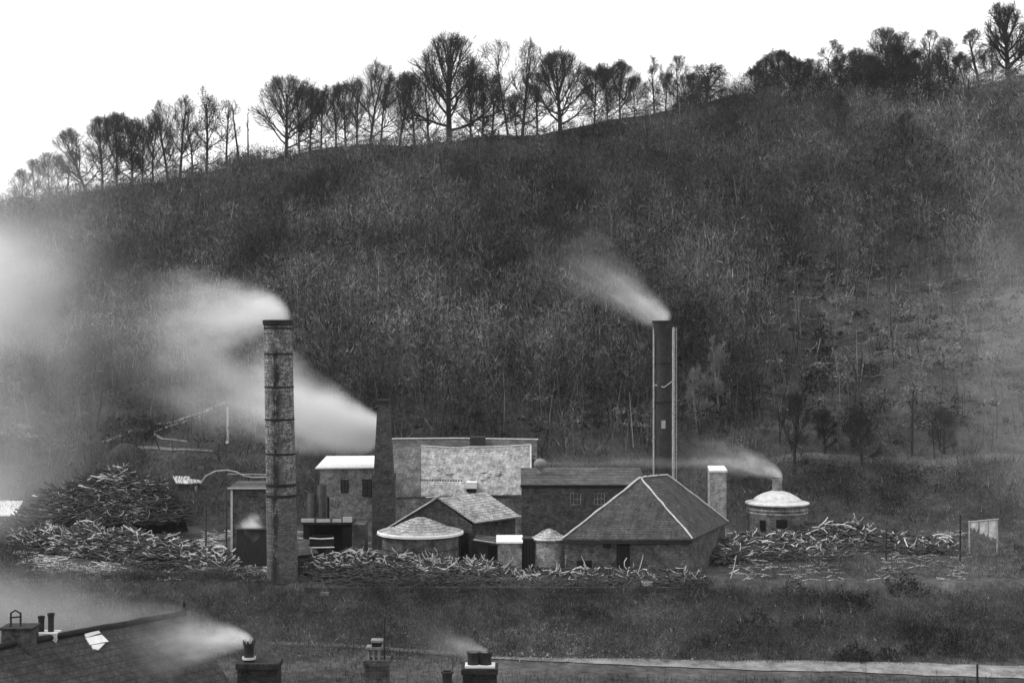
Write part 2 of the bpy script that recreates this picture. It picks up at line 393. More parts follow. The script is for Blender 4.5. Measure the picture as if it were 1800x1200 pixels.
def twigballs(base, h, wid, nb, width, tone, tonej=.3, low=.15, lenf=(.10, .28), pale=.012, stem=True):
    """bare crowns: a stem and nb short fine twigs filling an uneven rounded crown"""
    n = len(base); nb1 = nb+1; B = np.repeat(base, nb1, 0); H = np.repeat(h, nb1); Wd = np.repeat(wid, nb1)
    k = np.tile(np.arange(nb1), n); m_ = n*nb1
    az = RNG.uniform(0, 2*np.pi, m_); zz = RNG.uniform(0, 1, m_); prof = np.sqrt(np.clip(1-(2*zz-1)**2, 0, 1))*(.65+.35*zz)
    ph = np.repeat(RNG.uniform(0, 6.28, n), nb1)
    rad = np.sqrt(RNG.random(m_))*prof*Wd*(1+.35*np.sin(3*az+ph)*np.sin(5*zz+ph))
    C = B.copy(); C[:, 0] += rad*np.cos(az); C[:, 1] += rad*np.sin(az); C[:, 2] += (low+(1-low)*zz*.93)*H
    D = np.stack([np.cos(az)*rad/np.maximum(Wd, .1), np.sin(az)*rad/np.maximum(Wd, .1), RNG.uniform(.1, 1.1, m_)], 1)+RNG.normal(0, .45, (m_, 3))
    D /= np.linalg.norm(D, axis=1, keepdims=True)
    L = RNG.uniform(*lenf, m_)*H
    E = C+D*L[:, None]
    st = k == 0; lean = np.repeat(RNG.normal(0, .10, (n, 2)), nb1, 0)
    C[st] = B[st]; E[st] = B[st]; E[st, 2] += H[st]*.85; E[st, :2] += (lean*H[:, None])[st]
    W = width*RNG.uniform(.5, 1.5, m_)*np.where(st, 1.7 if stem else .01, 1.0)*np.clip(H/4, .5, 1.6)
    a2 = RNG.uniform(0, 2*np.pi, m_); side = np.stack([np.cos(a2), np.sin(a2)*.5, RNG.normal(0, .3, m_)], 1)*W[:, None]
    V = np.stack([C-side, C+side, E], 1).reshape(-1, 3)
    tt = np.clip(np.repeat(tone, nb1)*(1-tonej)+RNG.random(m_)*tonej, 0, .92); tt[RNG.random(m_) < pale] = .97
    return V, np.arange(m_*3).reshape(-1, 3), np.repeat(tt, 3)

# wood on the hill
n = 20000; px = RNG.uniform(-200, 2000, n); dr = dridge(px); tt = RNG.uniform(0, 1, n)
d = 139+(dr-1.5-139)*tt; x = (px-900)/F*d; z = terrain(x, d)
py = 600-z/d*F
clear = smooth01(1250, 1500, px)*smooth01(480, 540, py)*(1-smooth01(730, 800, py))
keep = RNG.random(n) > clear*.6
keep &= ~((px < 470) & (px > 150) & (py > 705) & (RNG.random(n) < .93))
px, d, x, z, tt = px[keep], d[keep], x[keep], z[keep], tt[keep]; py = 600-z/d*F
h = RNG.gamma(4, 1.0, len(px))+.8
h *= 1-smooth01(16, 4, dridge(px)-d)*np.where(px > 1290, .3, .82)
h = np.where((py > 520) & (px > 1350), h*.5, h); h = np.where(py > 740, h*.5, h); h = np.minimum(h, np.where(dridge(px)-d < 25, 4.6, 8.5))
py = 600-z/d*F
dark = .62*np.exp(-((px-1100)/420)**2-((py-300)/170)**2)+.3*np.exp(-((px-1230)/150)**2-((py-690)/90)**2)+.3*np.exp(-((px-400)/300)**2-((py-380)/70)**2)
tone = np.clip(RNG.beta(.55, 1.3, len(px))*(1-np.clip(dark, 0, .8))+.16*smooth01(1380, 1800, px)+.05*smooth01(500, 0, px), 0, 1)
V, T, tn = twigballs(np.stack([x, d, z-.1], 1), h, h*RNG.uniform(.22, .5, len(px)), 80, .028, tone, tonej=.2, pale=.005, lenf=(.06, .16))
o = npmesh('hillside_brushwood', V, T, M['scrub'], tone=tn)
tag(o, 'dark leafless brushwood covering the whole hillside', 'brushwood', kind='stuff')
# thin upright stems rising through it
n = 5200; px = RNG.uniform(-200, 2000, n); dr = dridge(px); d = 139+(dr-16-139)*RNG.random(n)
kp = RNG.random(n) > smooth01(1300, 1500, px)*.55; px, d = px[kp], d[kp]; x = (px-900)/F*d; z = terrain(x, d); n = len(px)
H = RNG.uniform(2, 7, n); ln = RNG.normal(0, .13, (n, 2)); S_ = np.stack([x, d, z-.1], 1)
E_ = S_+np.stack([ln[:, 0]*H, ln[:, 1]*H, H], 1); Mi = (S_+E_)/2+np.stack([RNG.normal(0, .25, n), np.zeros(n), np.zeros(n)], 1)
r_ = RNG.uniform(.02, .06, n)
V, T = segmesh(np.concatenate([S_, Mi]), np.concatenate([Mi, E_]), np.concatenate([r_, r_*.8]), np.concatenate([r_*.8, r_*.3]), 3)
tn = RNG.random(n)**2.2*.8; tn[RNG.random(n) < .006] = .97; tn = np.repeat(np.concatenate([tn, tn]), 6)
o = npmesh('hillside_stems', V, T, M['scrub'], tone=tn); tag(o, 'thin leafless stems standing all over the wooded hillside', 'brushwood', kind='stuff')

# undergrowth along the crest, from low thicket at the left to tall coppice at the right
n = 1500; px = RNG.uniform(-60, 1900, n); px = np.where(RNG.random(n) < .35, RNG.uniform(1130, 1700, n), px); d = dridge(px)+RNG.uniform(-9, 2.5, n)
gap = np.sin(px*.031)+np.sin(px*.083+1)+.6*np.sin(px*.19); kp = (gap > -.3) | (px > 1180); px, d = px[kp], d[kp]; n = len(px)
x = (px-900)/F*d; z = terrain(x, d); h = RNG.gamma(5, .42, n)+.5; h *= np.where((px > 1180) & (px < 1650), 1.9, 1)*np.where((px > 1480) & (px < 1640), 1.35, 1)*np.where((px > 1265) & (px < 1330), .6, 1)
h = np.minimum(h, 5.6)
V, T, tn = twigballs(np.stack([x, d, z-.1], 1), h, h*RNG.uniform(.35, .6, n), 130, .018, RNG.beta(.8, 3, n), tonej=.25, pale=.002, lenf=(.06, .13))
o = npmesh('crest_thicket', V, T, M['twig'], tone=tn); tag(o, 'tangled leafless thicket along the crest under the skyline trees', 'thicket', kind='stuff')
# small soft clumps of dead leaf and bramble
n = 5200; px = RNG.uniform(-150, 1950, n); dr = dridge(px); d = 140+(dr-3-140)*RNG.random(n); x = (px-900)/F*d; z = terrain(x, d)
K = 46; sz = RNG.uniform(.4, 1.5, n); u = RNG.normal(0, 1, (n, K, 3)); u /= np.linalg.norm(u, axis=2, keepdims=True); u[..., 2] = np.abs(u[..., 2])
cen = np.stack([x, d, z+RNG.uniform(0, 2.6, n)], 1)[:, None]+u*(sz[:, None]*RNG.uniform(.3, 1.05, (n, K)))[..., None]*np.array([1.3, 1.1, .75])
V = (cen[:, :, None]+RNG.normal(0, 1, (n, K, 3, 3))*.10).reshape(-1, 3); py_ = 600-z/d*F
tn = np.repeat(np.clip(RNG.beta(.7, 1.6, n)*(1-np.clip(.6*np.exp(-((px-1100)/420)**2-((py_-300)/170)**2), 0, .8)), 0, .9), K*3)
o = npmesh('hillside_brambles', V, np.arange(len(V)).reshape(-1, 3), M['scrub'], tone=tn); tag(o, 'soft clumps of bramble and dead leaf scattered over the hillside', 'brambles', kind='stuff')

# low bush masses (dark clots between the bare stems)
n = 3600; px = RNG.uniform(-150, 1950, n); dr = dridge(px); d = 141+(dr-4-141)*RNG.uniform(0, 1, n)
cl_ = np.sin(px*.013+d*.09)+np.sin(px*.031-d*.05+1)+.5*np.sin(d*.21+px*.007)
kp = (cl_ > .0) & ((px < 1450) | (RNG.random(n) < .35)); px, d = px[kp], d[kp]
x = (px-900)/F*d; z = terrain(x, d); n = len(px)
K = 90; sz = RNG.uniform(.8, 2.3, n)
u = RNG.normal(0, 1, (n, K, 3)); u /= np.linalg.norm(u, axis=2, keepdims=True); u[..., 2] = np.abs(u[..., 2])
cen = np.stack([x, d, z], 1)[:, None]+u*(sz[:, None]*RNG.uniform(.55, 1.05, (n, K)))[..., None]*np.array([1.1, 1.1, 1.25])
dv = RNG.normal(0, 1, (n, K, 3, 3))*.14; V = (cen[:, :, None]+dv).reshape(-1, 3)
T = np.arange(len(V)).reshape(-1, 3); tn = np.repeat(RNG.random(n*K)*.6+np.repeat(RNG.random(n)*.4, K), 3)
o = npmesh('hillside_bushes', V, T, M['bush'], tone=tn)
tag(o, 'dark evergreen undergrowth in clots between the bare hillside stems', 'undergrowth', kind='stuff')

# bank below the works, hill foot and yard edges
def grow(name, label, cat, mat, n, fn, nb, wd, spread, hs, ball=True):
    px, d, x = fn(n); z = terrain(x, d); h = RNG.gamma(3, hs/3, len(px))+.15
    if ball: V, T, tn = twigballs(np.stack([x, d, z-.05], 1), h, h*RNG.uniform(.5, 1.3, len(px)), nb, wd, RNG.beta(.8, 1.6, len(px)), tonej=.2, low=.0, lenf=(.15, .5), stem=False)
    else: V, T, tn = blades(np.stack([x, d, z-.05], 1), h, spread, nb, wd)
    o = npmesh(name, V, T, mat, tone=tn); tag(o, label, cat, kind='stuff')
def f_bank(n):
    px = RNG.uniform(-150, 1950, n); d = RNG.uniform(82.9, 96.2, n)
    hmask = RNG.random(n) < .8+.2*smooth01(1150, 1300, px); px, d = px[hmask], d[hmask]
    return px, d, (px-900)/F*d
grow('bank_brushwood', 'grey brambles and brush on the bank below the works', 'brambles', M['bankscrub'], 12000, f_bank, 42, .02, 1.1, .6)
def f_foot(n):
    px = RNG.uniform(-150, 1950, n); d = RNG.uniform(123, 137.3, n); return px, d, (px-900)/F*d
grow('foot_brushwood', 'dark scrub on the slope behind the kilns and sheds', 'scrub', M['bankscrub'], 4200, f_foot, 44, .03, 1.0, 1.3)
def f_yard(n):
    px = np.concatenate([RNG.uniform(-150, 60, n//4), RNG.uniform(1290, 1950, n//2), RNG.uniform(-100, 470, n//4)]); d = RNG.uniform(98, 123, len(px)); d[-(n//4):] = RNG.uniform(96.2, 99.3, n//4); return px, d, (px-900)/F*d
grow('yard_weeds', 'rough weeds at both ends of the works yard', 'weeds', M['bankscrub'], 7600, f_yard, 30, .022, 1.1, .45)
def f_front(n):
    px = RNG.uniform(-150, 1950, n); d = RNG.uniform(58, 96, n)**1.0
    ry = np.interp(px, [840, 1100, 1800, 2100], [82.6, 81.7, 80.6, 79.5])
    k = (np.abs(d-ry) > 1.35) | (px < 830); px, d = px[k], d[k]
    return px, d, (px-900)/F*d
grow('field_grass', 'rough pale grass tussocks over the field and bank', 'grass', M['grass'], 30000, f_front, 9, .018, 1.0, .16, False)

def f_wall(n):
    px = RNG.uniform(480, 1290, n); d = RNG.uniform(95.2, 96.3, n); return px, d, (px-900)/F*d
grow('wall_brambles', 'brambles growing up against the low dark retaining wall', 'brambles', M['bankscrub'], 420, f_wall, 46, .018, 1.1, .95)
def f_lowshrub(n):
    px = np.concatenate([RNG.uniform(900, 1500, n//2), RNG.uniform(1000, 1950, n//2)]); d = RNG.uniform(62, 78, len(px)); return px, d, (px-900)/F*d
grow('roadside_saplings', 'thin leafless saplings along the near side of the road', 'saplings', M['bankscrub'], 110, f_lowshrub, 24, .012, .8, .9, False)

# dark bushes on the bank
def shrub(px, py, wpx, hpx, label, mat='bush', K=700, cat='shrub'):
    p = G(px, py)
    if cat == 'thicket': d_ = float(dridge(px))-3; p = Vector((XX(px, d_), d_, tz(XX(px, d_), d_)-.3))
    s_ = p.y/F
    u = RNG.normal(0, 1, (K, 3)); u /= np.linalg.norm(u, axis=1, keepdims=True); u[:, 2] = np.abs(u[:, 2])
    lump = 1+.28*np.sin(u[:, 0]*5+px)*np.cos(u[:, 2]*6+py)+.12*np.sin(u[:, 1]*11)
    c = u*lump[:, None]*(RNG.uniform(.3, 1, K)**.5)[:, None]*np.array([wpx*s_/2, wpx*s_/2.4, hpx*s_])
    V = (np.array(p)[None, None]+c[:, None]+RNG.normal(0, 1, (K, 3, 3))*.07).reshape(-1, 3)
    o = npmesh('shrub', V, np.arange(len(V)).reshape(-1, 3), M[mat], loc=p, tone=np.repeat(RNG.random(K), 3))
    tag(o, label, cat, 'shrubs dotted over the bank')
for a_ in [(1500, 1160, 70, 24, 'low dark oval bush just above the road, widest of the roadside bushes'),
           (1562, 1158, 34, 18, 'small dark bush between the wide oval bush and the tall grass by the road'),
           (1608, 1150, 40, 24, 'round dark bush above the right end of the road'),
           (1400, 1060, 90, 40, 'dark bramble clump high on the bank under the right log heaps'),
           (1500, 1075, 80, 40, 'dark bramble clump on the bank right of the first clump'),
           (1330, 1110, 80, 36, 'dark bush in the middle of the bank right of the hip roofed shed'),
           (1230, 1050, 70, 36, 'dark bush below the corner of the hip roofed shed'),
           (1440, 1118, 100, 34, 'broad dark bush directly above the oval roadside bush'),
           (1590, 1045, 80, 34, 'dark shrub below the far right log heap'),
           (1050, 1090, 60, 22, 'low dark shrub above the pale rubble slope'),
           (1450, 868, 90, 34, 'dark bramble mass on the slope just right of the dome'),
           (1530, 880, 90, 44, 'dark rounded bush mass behind the dark heap of poles'),
           (1600, 850, 70, 30, 'dark bush under the level path right of the tall thin stem'),
           (1480, 838, 80, 22, 'low dark bush right under the level path'),
           (1680, 860, 100, 30, 'broad dark bush on the slope left of the drying rack'),
           (980, 846, 60, 18, 'dark scrub bush behind the roof ventilator'),
           (1300, 850, 50, 40, 'dark bush between the pale stone stack and the domed kiln')]:
    shrub(*a_)
for a_ in [(430, 296, 90, 26, 'rounded bare thicket on the skyline left of the fan shaped tree', 'ivy'),
           (1300, 176, 80, 22, 'low rounded thicket in the dip of the skyline right of the drooping tree', 'ivy'),
           (1210, 186, 60, 30, 'dense thicket on the skyline under the thin tufted trees', 'ivy'),
           (1420, 172, 100, 48, 'high bank of thicket on the skyline left of the feathery right tree', 'ivy'),
           (1490, 178, 90, 66, 'tall thicket on the skyline under the small conical tree', 'ivy'),
           (1345, 178, 80, 46, 'rounded thicket on the skyline left of the high bank of thicket', 'ivy'),
           (1560, 180, 110, 70, 'black thicket under the tall ivy crowned pair', 'ivy')]:
    shrub(*a_, K=2600, cat='thicket')

# ---------------------------------------------------------------- trees
def skeleton(H, hw, low, counts, rnd, wob, leanx, tr, tw, droop=0.0):
    """limbs, branches and twigs that fill an uneven crown envelope (metres, trunk foot at the origin)"""
    cz, az = (low+1)/2*H, (1-low)/2*H*.97; ph = [rnd.uniform(0, 6.28) for _ in range(4)]
    lump = rnd.uniform(.10, .24)
    def room(p, d_):
        """distance from p along d_ to the envelope"""
        th = math.atan2(p.y+d_.y, p.x+d_.x); el = math.atan2(p.z-cz+d_.z, 1)
        k = 1+lump*(math.sin(3*th+ph[0]+el*2)+.6*math.sin(5*th+ph[1]))
        A = Vector((1/(hw*k), 1/(hw*k*.9), 1/(az*(1+lump*.4*math.sin(2*th+ph[2]))))); q = Vector((p.x*A.x, p.y*A.y, (p.z-cz)*A.z)); e = Vector((d_.x*A.x, d_.y*A.y, d_.z*A.z))
        a_, b_, c_ = e.dot(e), q.dot(e), q.dot(q)-1
        D_ = b_*b_-a_*c_
        if D_ <= 0: return .3
        return max((-b_+math.sqrt(D_))/a_, .15)
    segs = []
    def lay(p, d_, L, r, lv, ns, upw):
        pts = [p.copy()]; q = p.copy(); rr = r; d_ = d_.normalized()
        for k in range(ns):
            w_ = wob*(.35 if lv == 0 else 1); d_ = (d_+Vector((rnd.gauss(0, w_), rnd.gauss(0, w_), rnd.gauss(0, w_)+upw))).normalized()
            q2 = q+d_*(L/ns); r2 = max(r*(1-.62*(k+1)/ns), tw*.8); segs.append((q.copy(), q2.copy(), rr, r2, lv)); q, rr = q2, r2; pts.append(q2.copy())
        return pts, d_
    def at_(pts, t_):
        f_ = min(t_, .999)*(len(pts)-1); i_ = int(f_); return pts[i_].lerp(pts[i_+1], f_-i_), (pts[i_+1]-pts[i_]).normalized()
    tp, _ = lay(Vector((0, 0, 0)), Vector((leanx/H*.6, 0, 1)), H*.80, tr, 0, 7, .02)
    frac = [.62, .42, .30, .20]
    def sub(pts, r, lv):
        if lv > len(counts)-1: return
        for k in range(counts[lv]):
            t_ = rnd.uniform(.22, 1.0); p, d0 = at_(pts, t_)
            ou = Vector((p.x, p.y, (p.z-cz)*.9+.25*H)).normalized()
            j_ = .30+.17*lv; d_ = (d0*.7+ou*.6+Vector((rnd.gauss(0, j_), rnd.gauss(0, j_), rnd.gauss(0, j_)+.05-droop*2))).normalized()
            L = hw*frac[min(lv, 3)]*rnd.uniform(.7, 1.6)+.25; rm = room(p, d_)
            if L > rm: L = max(rm*rnd.uniform(.8, 1.15), L*.35)
            q, _ = lay(p, d_, L, max(r*.5, tw), lv+1, 2 if lv > 1 else 3, .03)
            sub(q, r*.5, lv+1)
    n0 = counts[0]
    for k in range(n0):
        f_ = (k+rnd.random()*.7)/n0; l0 = max(low, 0)*.75+.10; hz = l0+(.80-l0)*f_; p, _ = at_(tp, min(hz/.86, .99))
        az_ = k*2.4+rnd.uniform(-.5, .5); an = R(68-50*f_)+rnd.gauss(0, .1)
        d_ = Vector((math.sin(an)*math.cos(az_), math.sin(an)*math.sin(az_), math.cos(an)))
        L = room(p, d_)*rnd.uniform(.72, .98)
        q, _ = lay(p, d_, L, tr*(.5-.25*f_), 1, 5, .10)
        sub(q, tr*(.42-.2*f_), 1)
    return segs

KIND = {  # limbs/branches/twigs, crown base, wobble, twig radius
    'fan':   ([14, 8, 6, 3], -.15, .09, .0125),
    'giant': ([20, 8, 6, 3], .04, .08, .0125),
    'dome':  ([20, 8, 6, 4], .0, .09, .0130),
    'bare':  ([12, 8, 6, 3], -.10, .12, .0125),
    'twisty': ([7, 6, 6, 5], .12, .28, .018),
    'wispy': ([11, 6, 5, 4], .05, .11, .0135),
    'pole':  ([4, 3, 2, 1], .55, .06, .022),
}
def tree(px, top, hw, kind, label, lean=0, base=None, dd=0, ivy=0, group='bare trees along the skyline', name='bare_tree', trunk_r=None, seed=None, mat='bark', d=None, cmat='twig', cat='tree'):
    rnd = random.Random(seed if seed is not None else int(px*7+top))
    if d is None: d = float(dridge(px))-2+dd
    x = XX(px, d); z = tz(x, d)-.15
    if base is not None: z = min(z, ZZ(base, d))
    H = ZZ(top, d)-z; hwm = hw/F*d*(1.42 if kind in ('fan', 'bare', 'wispy') else 1.22)
    counts, low, wo, tw = KIND[kind]
    tr = trunk_r if trunk_r else max(.14, H*.017)
    segs = skeleton(H, hwm, low, counts, rnd, wo, lean/F*d, tr, tw, .18 if kind == 'twisty' else 0)
    def Tm(p):
        q = Vector(p); q.x += lean/F*d*(max(q.z, 0)/H)**1.2; return (q.x+x, q.y+d, q.z+z)
    lev = [0, 1]
    root = empty(name, (x, d, z), label, cat, group)
    for nm, sel, m_ in (('trunk', [s_ for s_ in segs if s_[4] in lev], M[mat]), ('crown', [s_ for s_ in segs if s_[4] not in lev], M[cmat])):
        if not sel: continue
        A = [Tm(s_[0]) for s_ in sel]; B = [Tm(s_[1]) for s_ in sel]
        V, T = segmesh(A, B, [max(s_[2], tw) for s_ in sel], [max(s_[3], tw*.7) for s_ in sel], 4 if nm == 'trunk' else 3)
        npmesh(nm, V, T, m_, root)
    if ivy:
        cs = [s_ for s_ in segs if s_[4] <= 1]; K = int(800*ivy); V = []
        ln = len(cs)
        for _ in range(K):
            s_ = cs[rnd.randrange(ln)]; q = Vector(Tm(s_[0].lerp(s_[1], rnd.random())))
            rr = .45+.25*ivy
            q += Vector((rnd.gauss(0, rr), rnd.gauss(0, rr), rnd.gauss(0, .35)))
            for _k in range(3): V.append((q.x+rnd.gauss(0, .10), q.y+rnd.gauss(0, .10), q.z+rnd.gauss(0, .10)))
        npmesh('ivy', np.array(V), np.arange(len(V)).reshape(-1, 3), M['ivy'], root)
    return root

TREES = [
 (38, 300, 20, 'wispy', 'faint small tree at the far left end of the skyline row', dict(base=360)),
 (62, 282, 22, 'wispy', 'second faint tree from the left end of the skyline', dict(base=356)),
 (88, 270, 22, 'bare', 'third pale thin tree from the left end of the skyline', dict(base=350)),
 (118, 262, 22, 'wispy', 'small bare tree just left of the tree leaning left', {}),
 (152, 228, 34, 'fan', 'leaning forked bare tree on the left skyline, limbs thrown out to the left', dict(lean=-28, trunk_r=.3)),
 (180, 205, 32, 'dome', 'left one of the tight clump of dense crowns on the left skyline', dict(ivy=0.32)),
 (205, 198, 34, 'dome', 'middle and tallest of the tight clump of dense crowns on the left skyline', dict(ivy=0.45)),
 (232, 205, 30, 'dome', 'right one of the tight clump of dense crowns on the left skyline', dict(ivy=0.35, dd=4)),
 (268, 205, 34, 'fan', 'spreading tree right of the dense left clump with light under its boughs', {}),
 (296, 172, 26, 'bare', 'upright tree with two dark stems left of the ivy column tree', dict(lean=-8)),
 (316, 165, 28, 'bare', 'tall bare tree leaning toward the ivy column tree from its left', dict(lean=8)),
 (338, 190, 24, 'wispy', 'thin tree standing directly against the left side of the ivy column', {}),
 (363, 148, 22, 'bare', 'dark column of ivy swallowing a forked tree on the left skyline', dict(ivy=2.4, lean=6)),
 (398, 165, 18, 'wispy', 'wispy tree just right of the ivy column', dict(lean=6)),
 (420, 158, 8, 'pole', 'taller of two bare poles standing in the skyline gap, leaning left', dict(lean=-10)),
 (436, 178, 6, 'pole', 'shorter of two bare poles standing in the skyline gap', {}),
 (503, 138, 58, 'giant', 'broad fan shaped tree with low left limbs, right of the two poles', dict(trunk_r=.34)),
 (526, 152, 34, 'bare', 'twin stemmed tree tucked behind the fan shaped tree on its right', dict(dd=4)),
 (565, 158, 36, 'fan', 'first slender tree right of the fan shaped tree', {}),
 (590, 150, 30, 'bare', 'slim tree with the narrow crown between two straight trunks', dict(dd=5)),
 (608, 150, 36, 'fan', 'straight dark trunked tree midway between the fan shaped tree and the giant', {}),
 (650, 108, 40, 'bare', 'tree with the high feathery top left of the giant', {}),
 (670, 132, 36, 'fan', 'double trunked tree left of the giant, under the feathery top', dict(dd=3)),
 (702, 128, 36, 'dome', 'dense crowned tree next but one to the giant on its left', dict(lean=8, dd=3)),
 (730, 135, 32, 'fan', 'slanting tree touching the left side of the giant', dict(lean=-8)),
 (790, 64, 66, 'giant', 'giant round headed tree, tallest in the middle of the skyline', dict(trunk_r=.52, seed=42)),
 (828, 110, 40, 'dome', 'ivy trunked tree under the right side of the giant', dict(ivy=.8, dd=4)),
 (865, 130, 34, 'bare', 'short bushy tree between the giant and the tall V shaped tree', dict(dd=3)),
 (893, 66, 34, 'wispy', 'tall slender tree leaning left above the crowns right of the giant', dict(lean=-22, trunk_r=.2)),
 (918, 64, 34, 'bare', 'tall V shaped open topped tree just left of the dark dome crown', dict(lean=8)),
 (908, 165, 28, 'bare', 'low ivy clad tree below the V shaped tree', dict(ivy=1.2, dd=3)),
 (985, 91, 54, 'dome', 'dark dome crowned tree, roundest and densest on the skyline', dict(ivy=0.91, trunk_r=.4)),
 (1045, 118, 38, 'dome', 'dense tree merging with the right side of the dark dome crown', dict(ivy=0.42)),
 (1090, 110, 36, 'giant', 'flat topped tree at the right end of the dense middle group', {}),
 (1115, 140, 26, 'bare', 'small tree with a black trunk after the flat topped tree', {}),
 (1150, 96, 14, 'wispy', 'thin single stem with a small tuft on top', dict(base=185)),
 (1190, 98, 22, 'wispy', 'tufted feathery tree between the thin stem and the drooping tree', dict(base=185, ivy=.15)),
 (1242, 112, 32, 'twisty', 'dark drooping tree with a limb pointing left on the right skyline', dict(ivy=1.1, lean=4, trunk_r=.35)),
 (1345, 104, 20, 'bare', 'narrow tree at the left edge of the right hand wood', {}),
 (1368, 90, 30, 'giant', 'round feathery tree rising left in the right hand wood', {}),
 (1408, 112, 30, 'fan', 'low spreading tree between the round feathery tree and the spiky tree', {}),
 (1455, 72, 34, 'twisty', 'spiky open tree with separate leafy tufts in the right hand wood', dict(ivy=.3)),
 (1502, 84, 24, 'bare', 'small dark conical tree left of the tallest ivy crowned tree', dict(ivy=1.2)),
 (1530, 100, 26, 'dome', 'dense low crown against the left side of the tall ivy crowned tree', dict(ivy=.8)),
 (1556, 50, 32, 'giant', 'left of the two tall black ivy crowned trees on the right skyline', dict(ivy=1.7)),
 (1588, 55, 24, 'bare', 'right of the two tall black ivy crowned trees on the right skyline', dict(ivy=2.4)),
 (1612, 90, 26, 'fan', 'open spreading tree at the right foot of the two ivy crowned trees', {}),
 (1634, 52, 20, 'wispy', 'slender pale topped tree right of the two ivy crowned trees', {}),
 (1672, 68, 28, 'bare', 'leaning ivy wrapped stem with a straight bare trunk down the slope', dict(ivy=.9, lean=-14, dd=-8)),
 (1697, 95, 18, 'bare', 'slim bare tree behind the leaning ivy wrapped stem', dict(lean=-8)),
 (1722, 46, 26, 'twisty', 'crooked tree with black snaking limbs near the right edge', dict(trunk_r=.3, seed=9)),
 (1775, 6, 34, 'giant', 'highest tree of all at the right edge, thick trunk and ragged top', dict(ivy=.8, trunk_r=.5, lean=-6)),
 (1812, 40, 34, 'fan', 'tree cut by the right edge of the picture', dict()),
]
TREES += [
 (1330, 122, 22, 'bare', 'bare tree at the right lip of the skyline dip', {}),
 (1388, 100, 24, 'fan', 'bare tree leaning on the right side of the round feathery tree', dict(dd=-4)),
 (1428, 106, 26, 'bare', 'many twigged tree left of the spiky open tree', dict(dd=-3)),
 (1476, 100, 26, 'fan', 'fan topped tree between the spiky open tree and the small conical tree', dict(dd=-3)),
 (1516, 92, 26, 'bare', 'bare tree right behind the small conical tree', dict(dd=-5)),
 (1572, 78, 30, 'dome', 'wide dark crown filling the gap under the tall ivy crowned pair', dict(ivy=1.0, dd=-5)),
 (1648, 96, 24, 'bare', 'low bare tree left of the leaning ivy wrapped stem', dict(dd=-4)),
 (1745, 80, 24, 'bare', 'bare tree between the crooked tree and the highest tree of all', {}),
 (545, 150, 30, 'bare', 'thin crown joining the fan shaped tree to the slender trees', dict(dd=3)),
 (628, 140, 30, 'fan', 'bare tree left of the high feathery top', dict(dd=4)),
 (755, 120, 32, 'bare', 'bare tree showing through the left boughs of the giant', dict(dd=5)),
 (848, 135, 30, 'fan', 'low crown in the gap just right of the giant', dict(dd=5)),
 (945, 125, 32, 'fan', 'open crown against the left side of the dark dome crown', dict(dd=4)),
 (1068, 122, 30, 'fan', 'bare crown between the dense tree and the flat topped tree', dict(dd=4)),
 (1170, 130, 22, 'bare', 'short bare tree between the thin stem and the tufted feathery tree', {}),
 (1215, 132, 24, 'bare', 'short bare tree against the left side of the drooping tree', {}),
 (250, 215, 26, 'fan', 'bare crown filling the gap right of the tight clump of dense crowns', dict(dd=4)),
]
for a_ in TREES: tree(*a_[:5], **a_[5])

# stems one can tell apart on the slope itself
def slope_tree(px, base, top, hw, kind, label, **kw):
    p = G(px, base, 122); tree(px, top, hw, kind, label, d=p.y, group='single trees standing on the slope', **kw)
for a_ in [(1603, 800, 655, 10, 'pole', 'tall thin dark stem on the right slope above the path', dict(trunk_r=.16)),
           (1395, 835, 690, 26, 'wispy', 'dark tree on the slope above the domed kiln', dict(trunk_r=.15)),
           (1516, 820, 715, 22, 'wispy', 'short dark tree midway between the domed kiln and the tall thin stem', dict(trunk_r=.16)),
           (1450, 800, 720, 16, 'wispy', 'faint slim tree on the slope just right of the tree above the domed kiln', {}),
           (1660, 800, 720, 18, 'wispy', 'small leafless tree on the slope right of the tall thin stem', {}),
           (1264, 745, 585, 16, 'wispy', 'pale slim birch on the slope right of the iron stack', dict(mat='birch', cmat='birch')),
           (1225, 760, 640, 14, 'wispy', 'second slim pale tree right of the iron stack, nearer to it', dict(mat='birch', cmat='birch')),
           (1060, 700, 610, 12, 'wispy', 'pale sapling on the slope left of the iron stack', dict(mat='birch', cmat='birch')),
           (1280, 300, 190, 24, 'wispy', 'bare tree on the upper slope below the skyline dip', {}),
           (1470, 270, 165, 26, 'wispy', 'tree on the upper slope below the spiky open tree', {}),
           (1590, 300, 200, 20, 'wispy', 'tree on the upper slope below the tall ivy crowned pair', {}),
           (1700, 220, 130, 10, 'pole', 'straight dark trunk on the upper slope near the right edge', dict(trunk_r=.22)),
           (560, 395, 300, 26, 'wispy', 'bare tree on the slope below the first slender skyline tree', {}),
           (820, 380, 290, 24, 'wispy', 'bare tree on the slope below the giant', {}),
           (1010, 420, 320, 26, 'fan', 'spreading tree on the slope below the dark dome crown', {})]:
    slope_tree(*a_[:6], **a_[6])

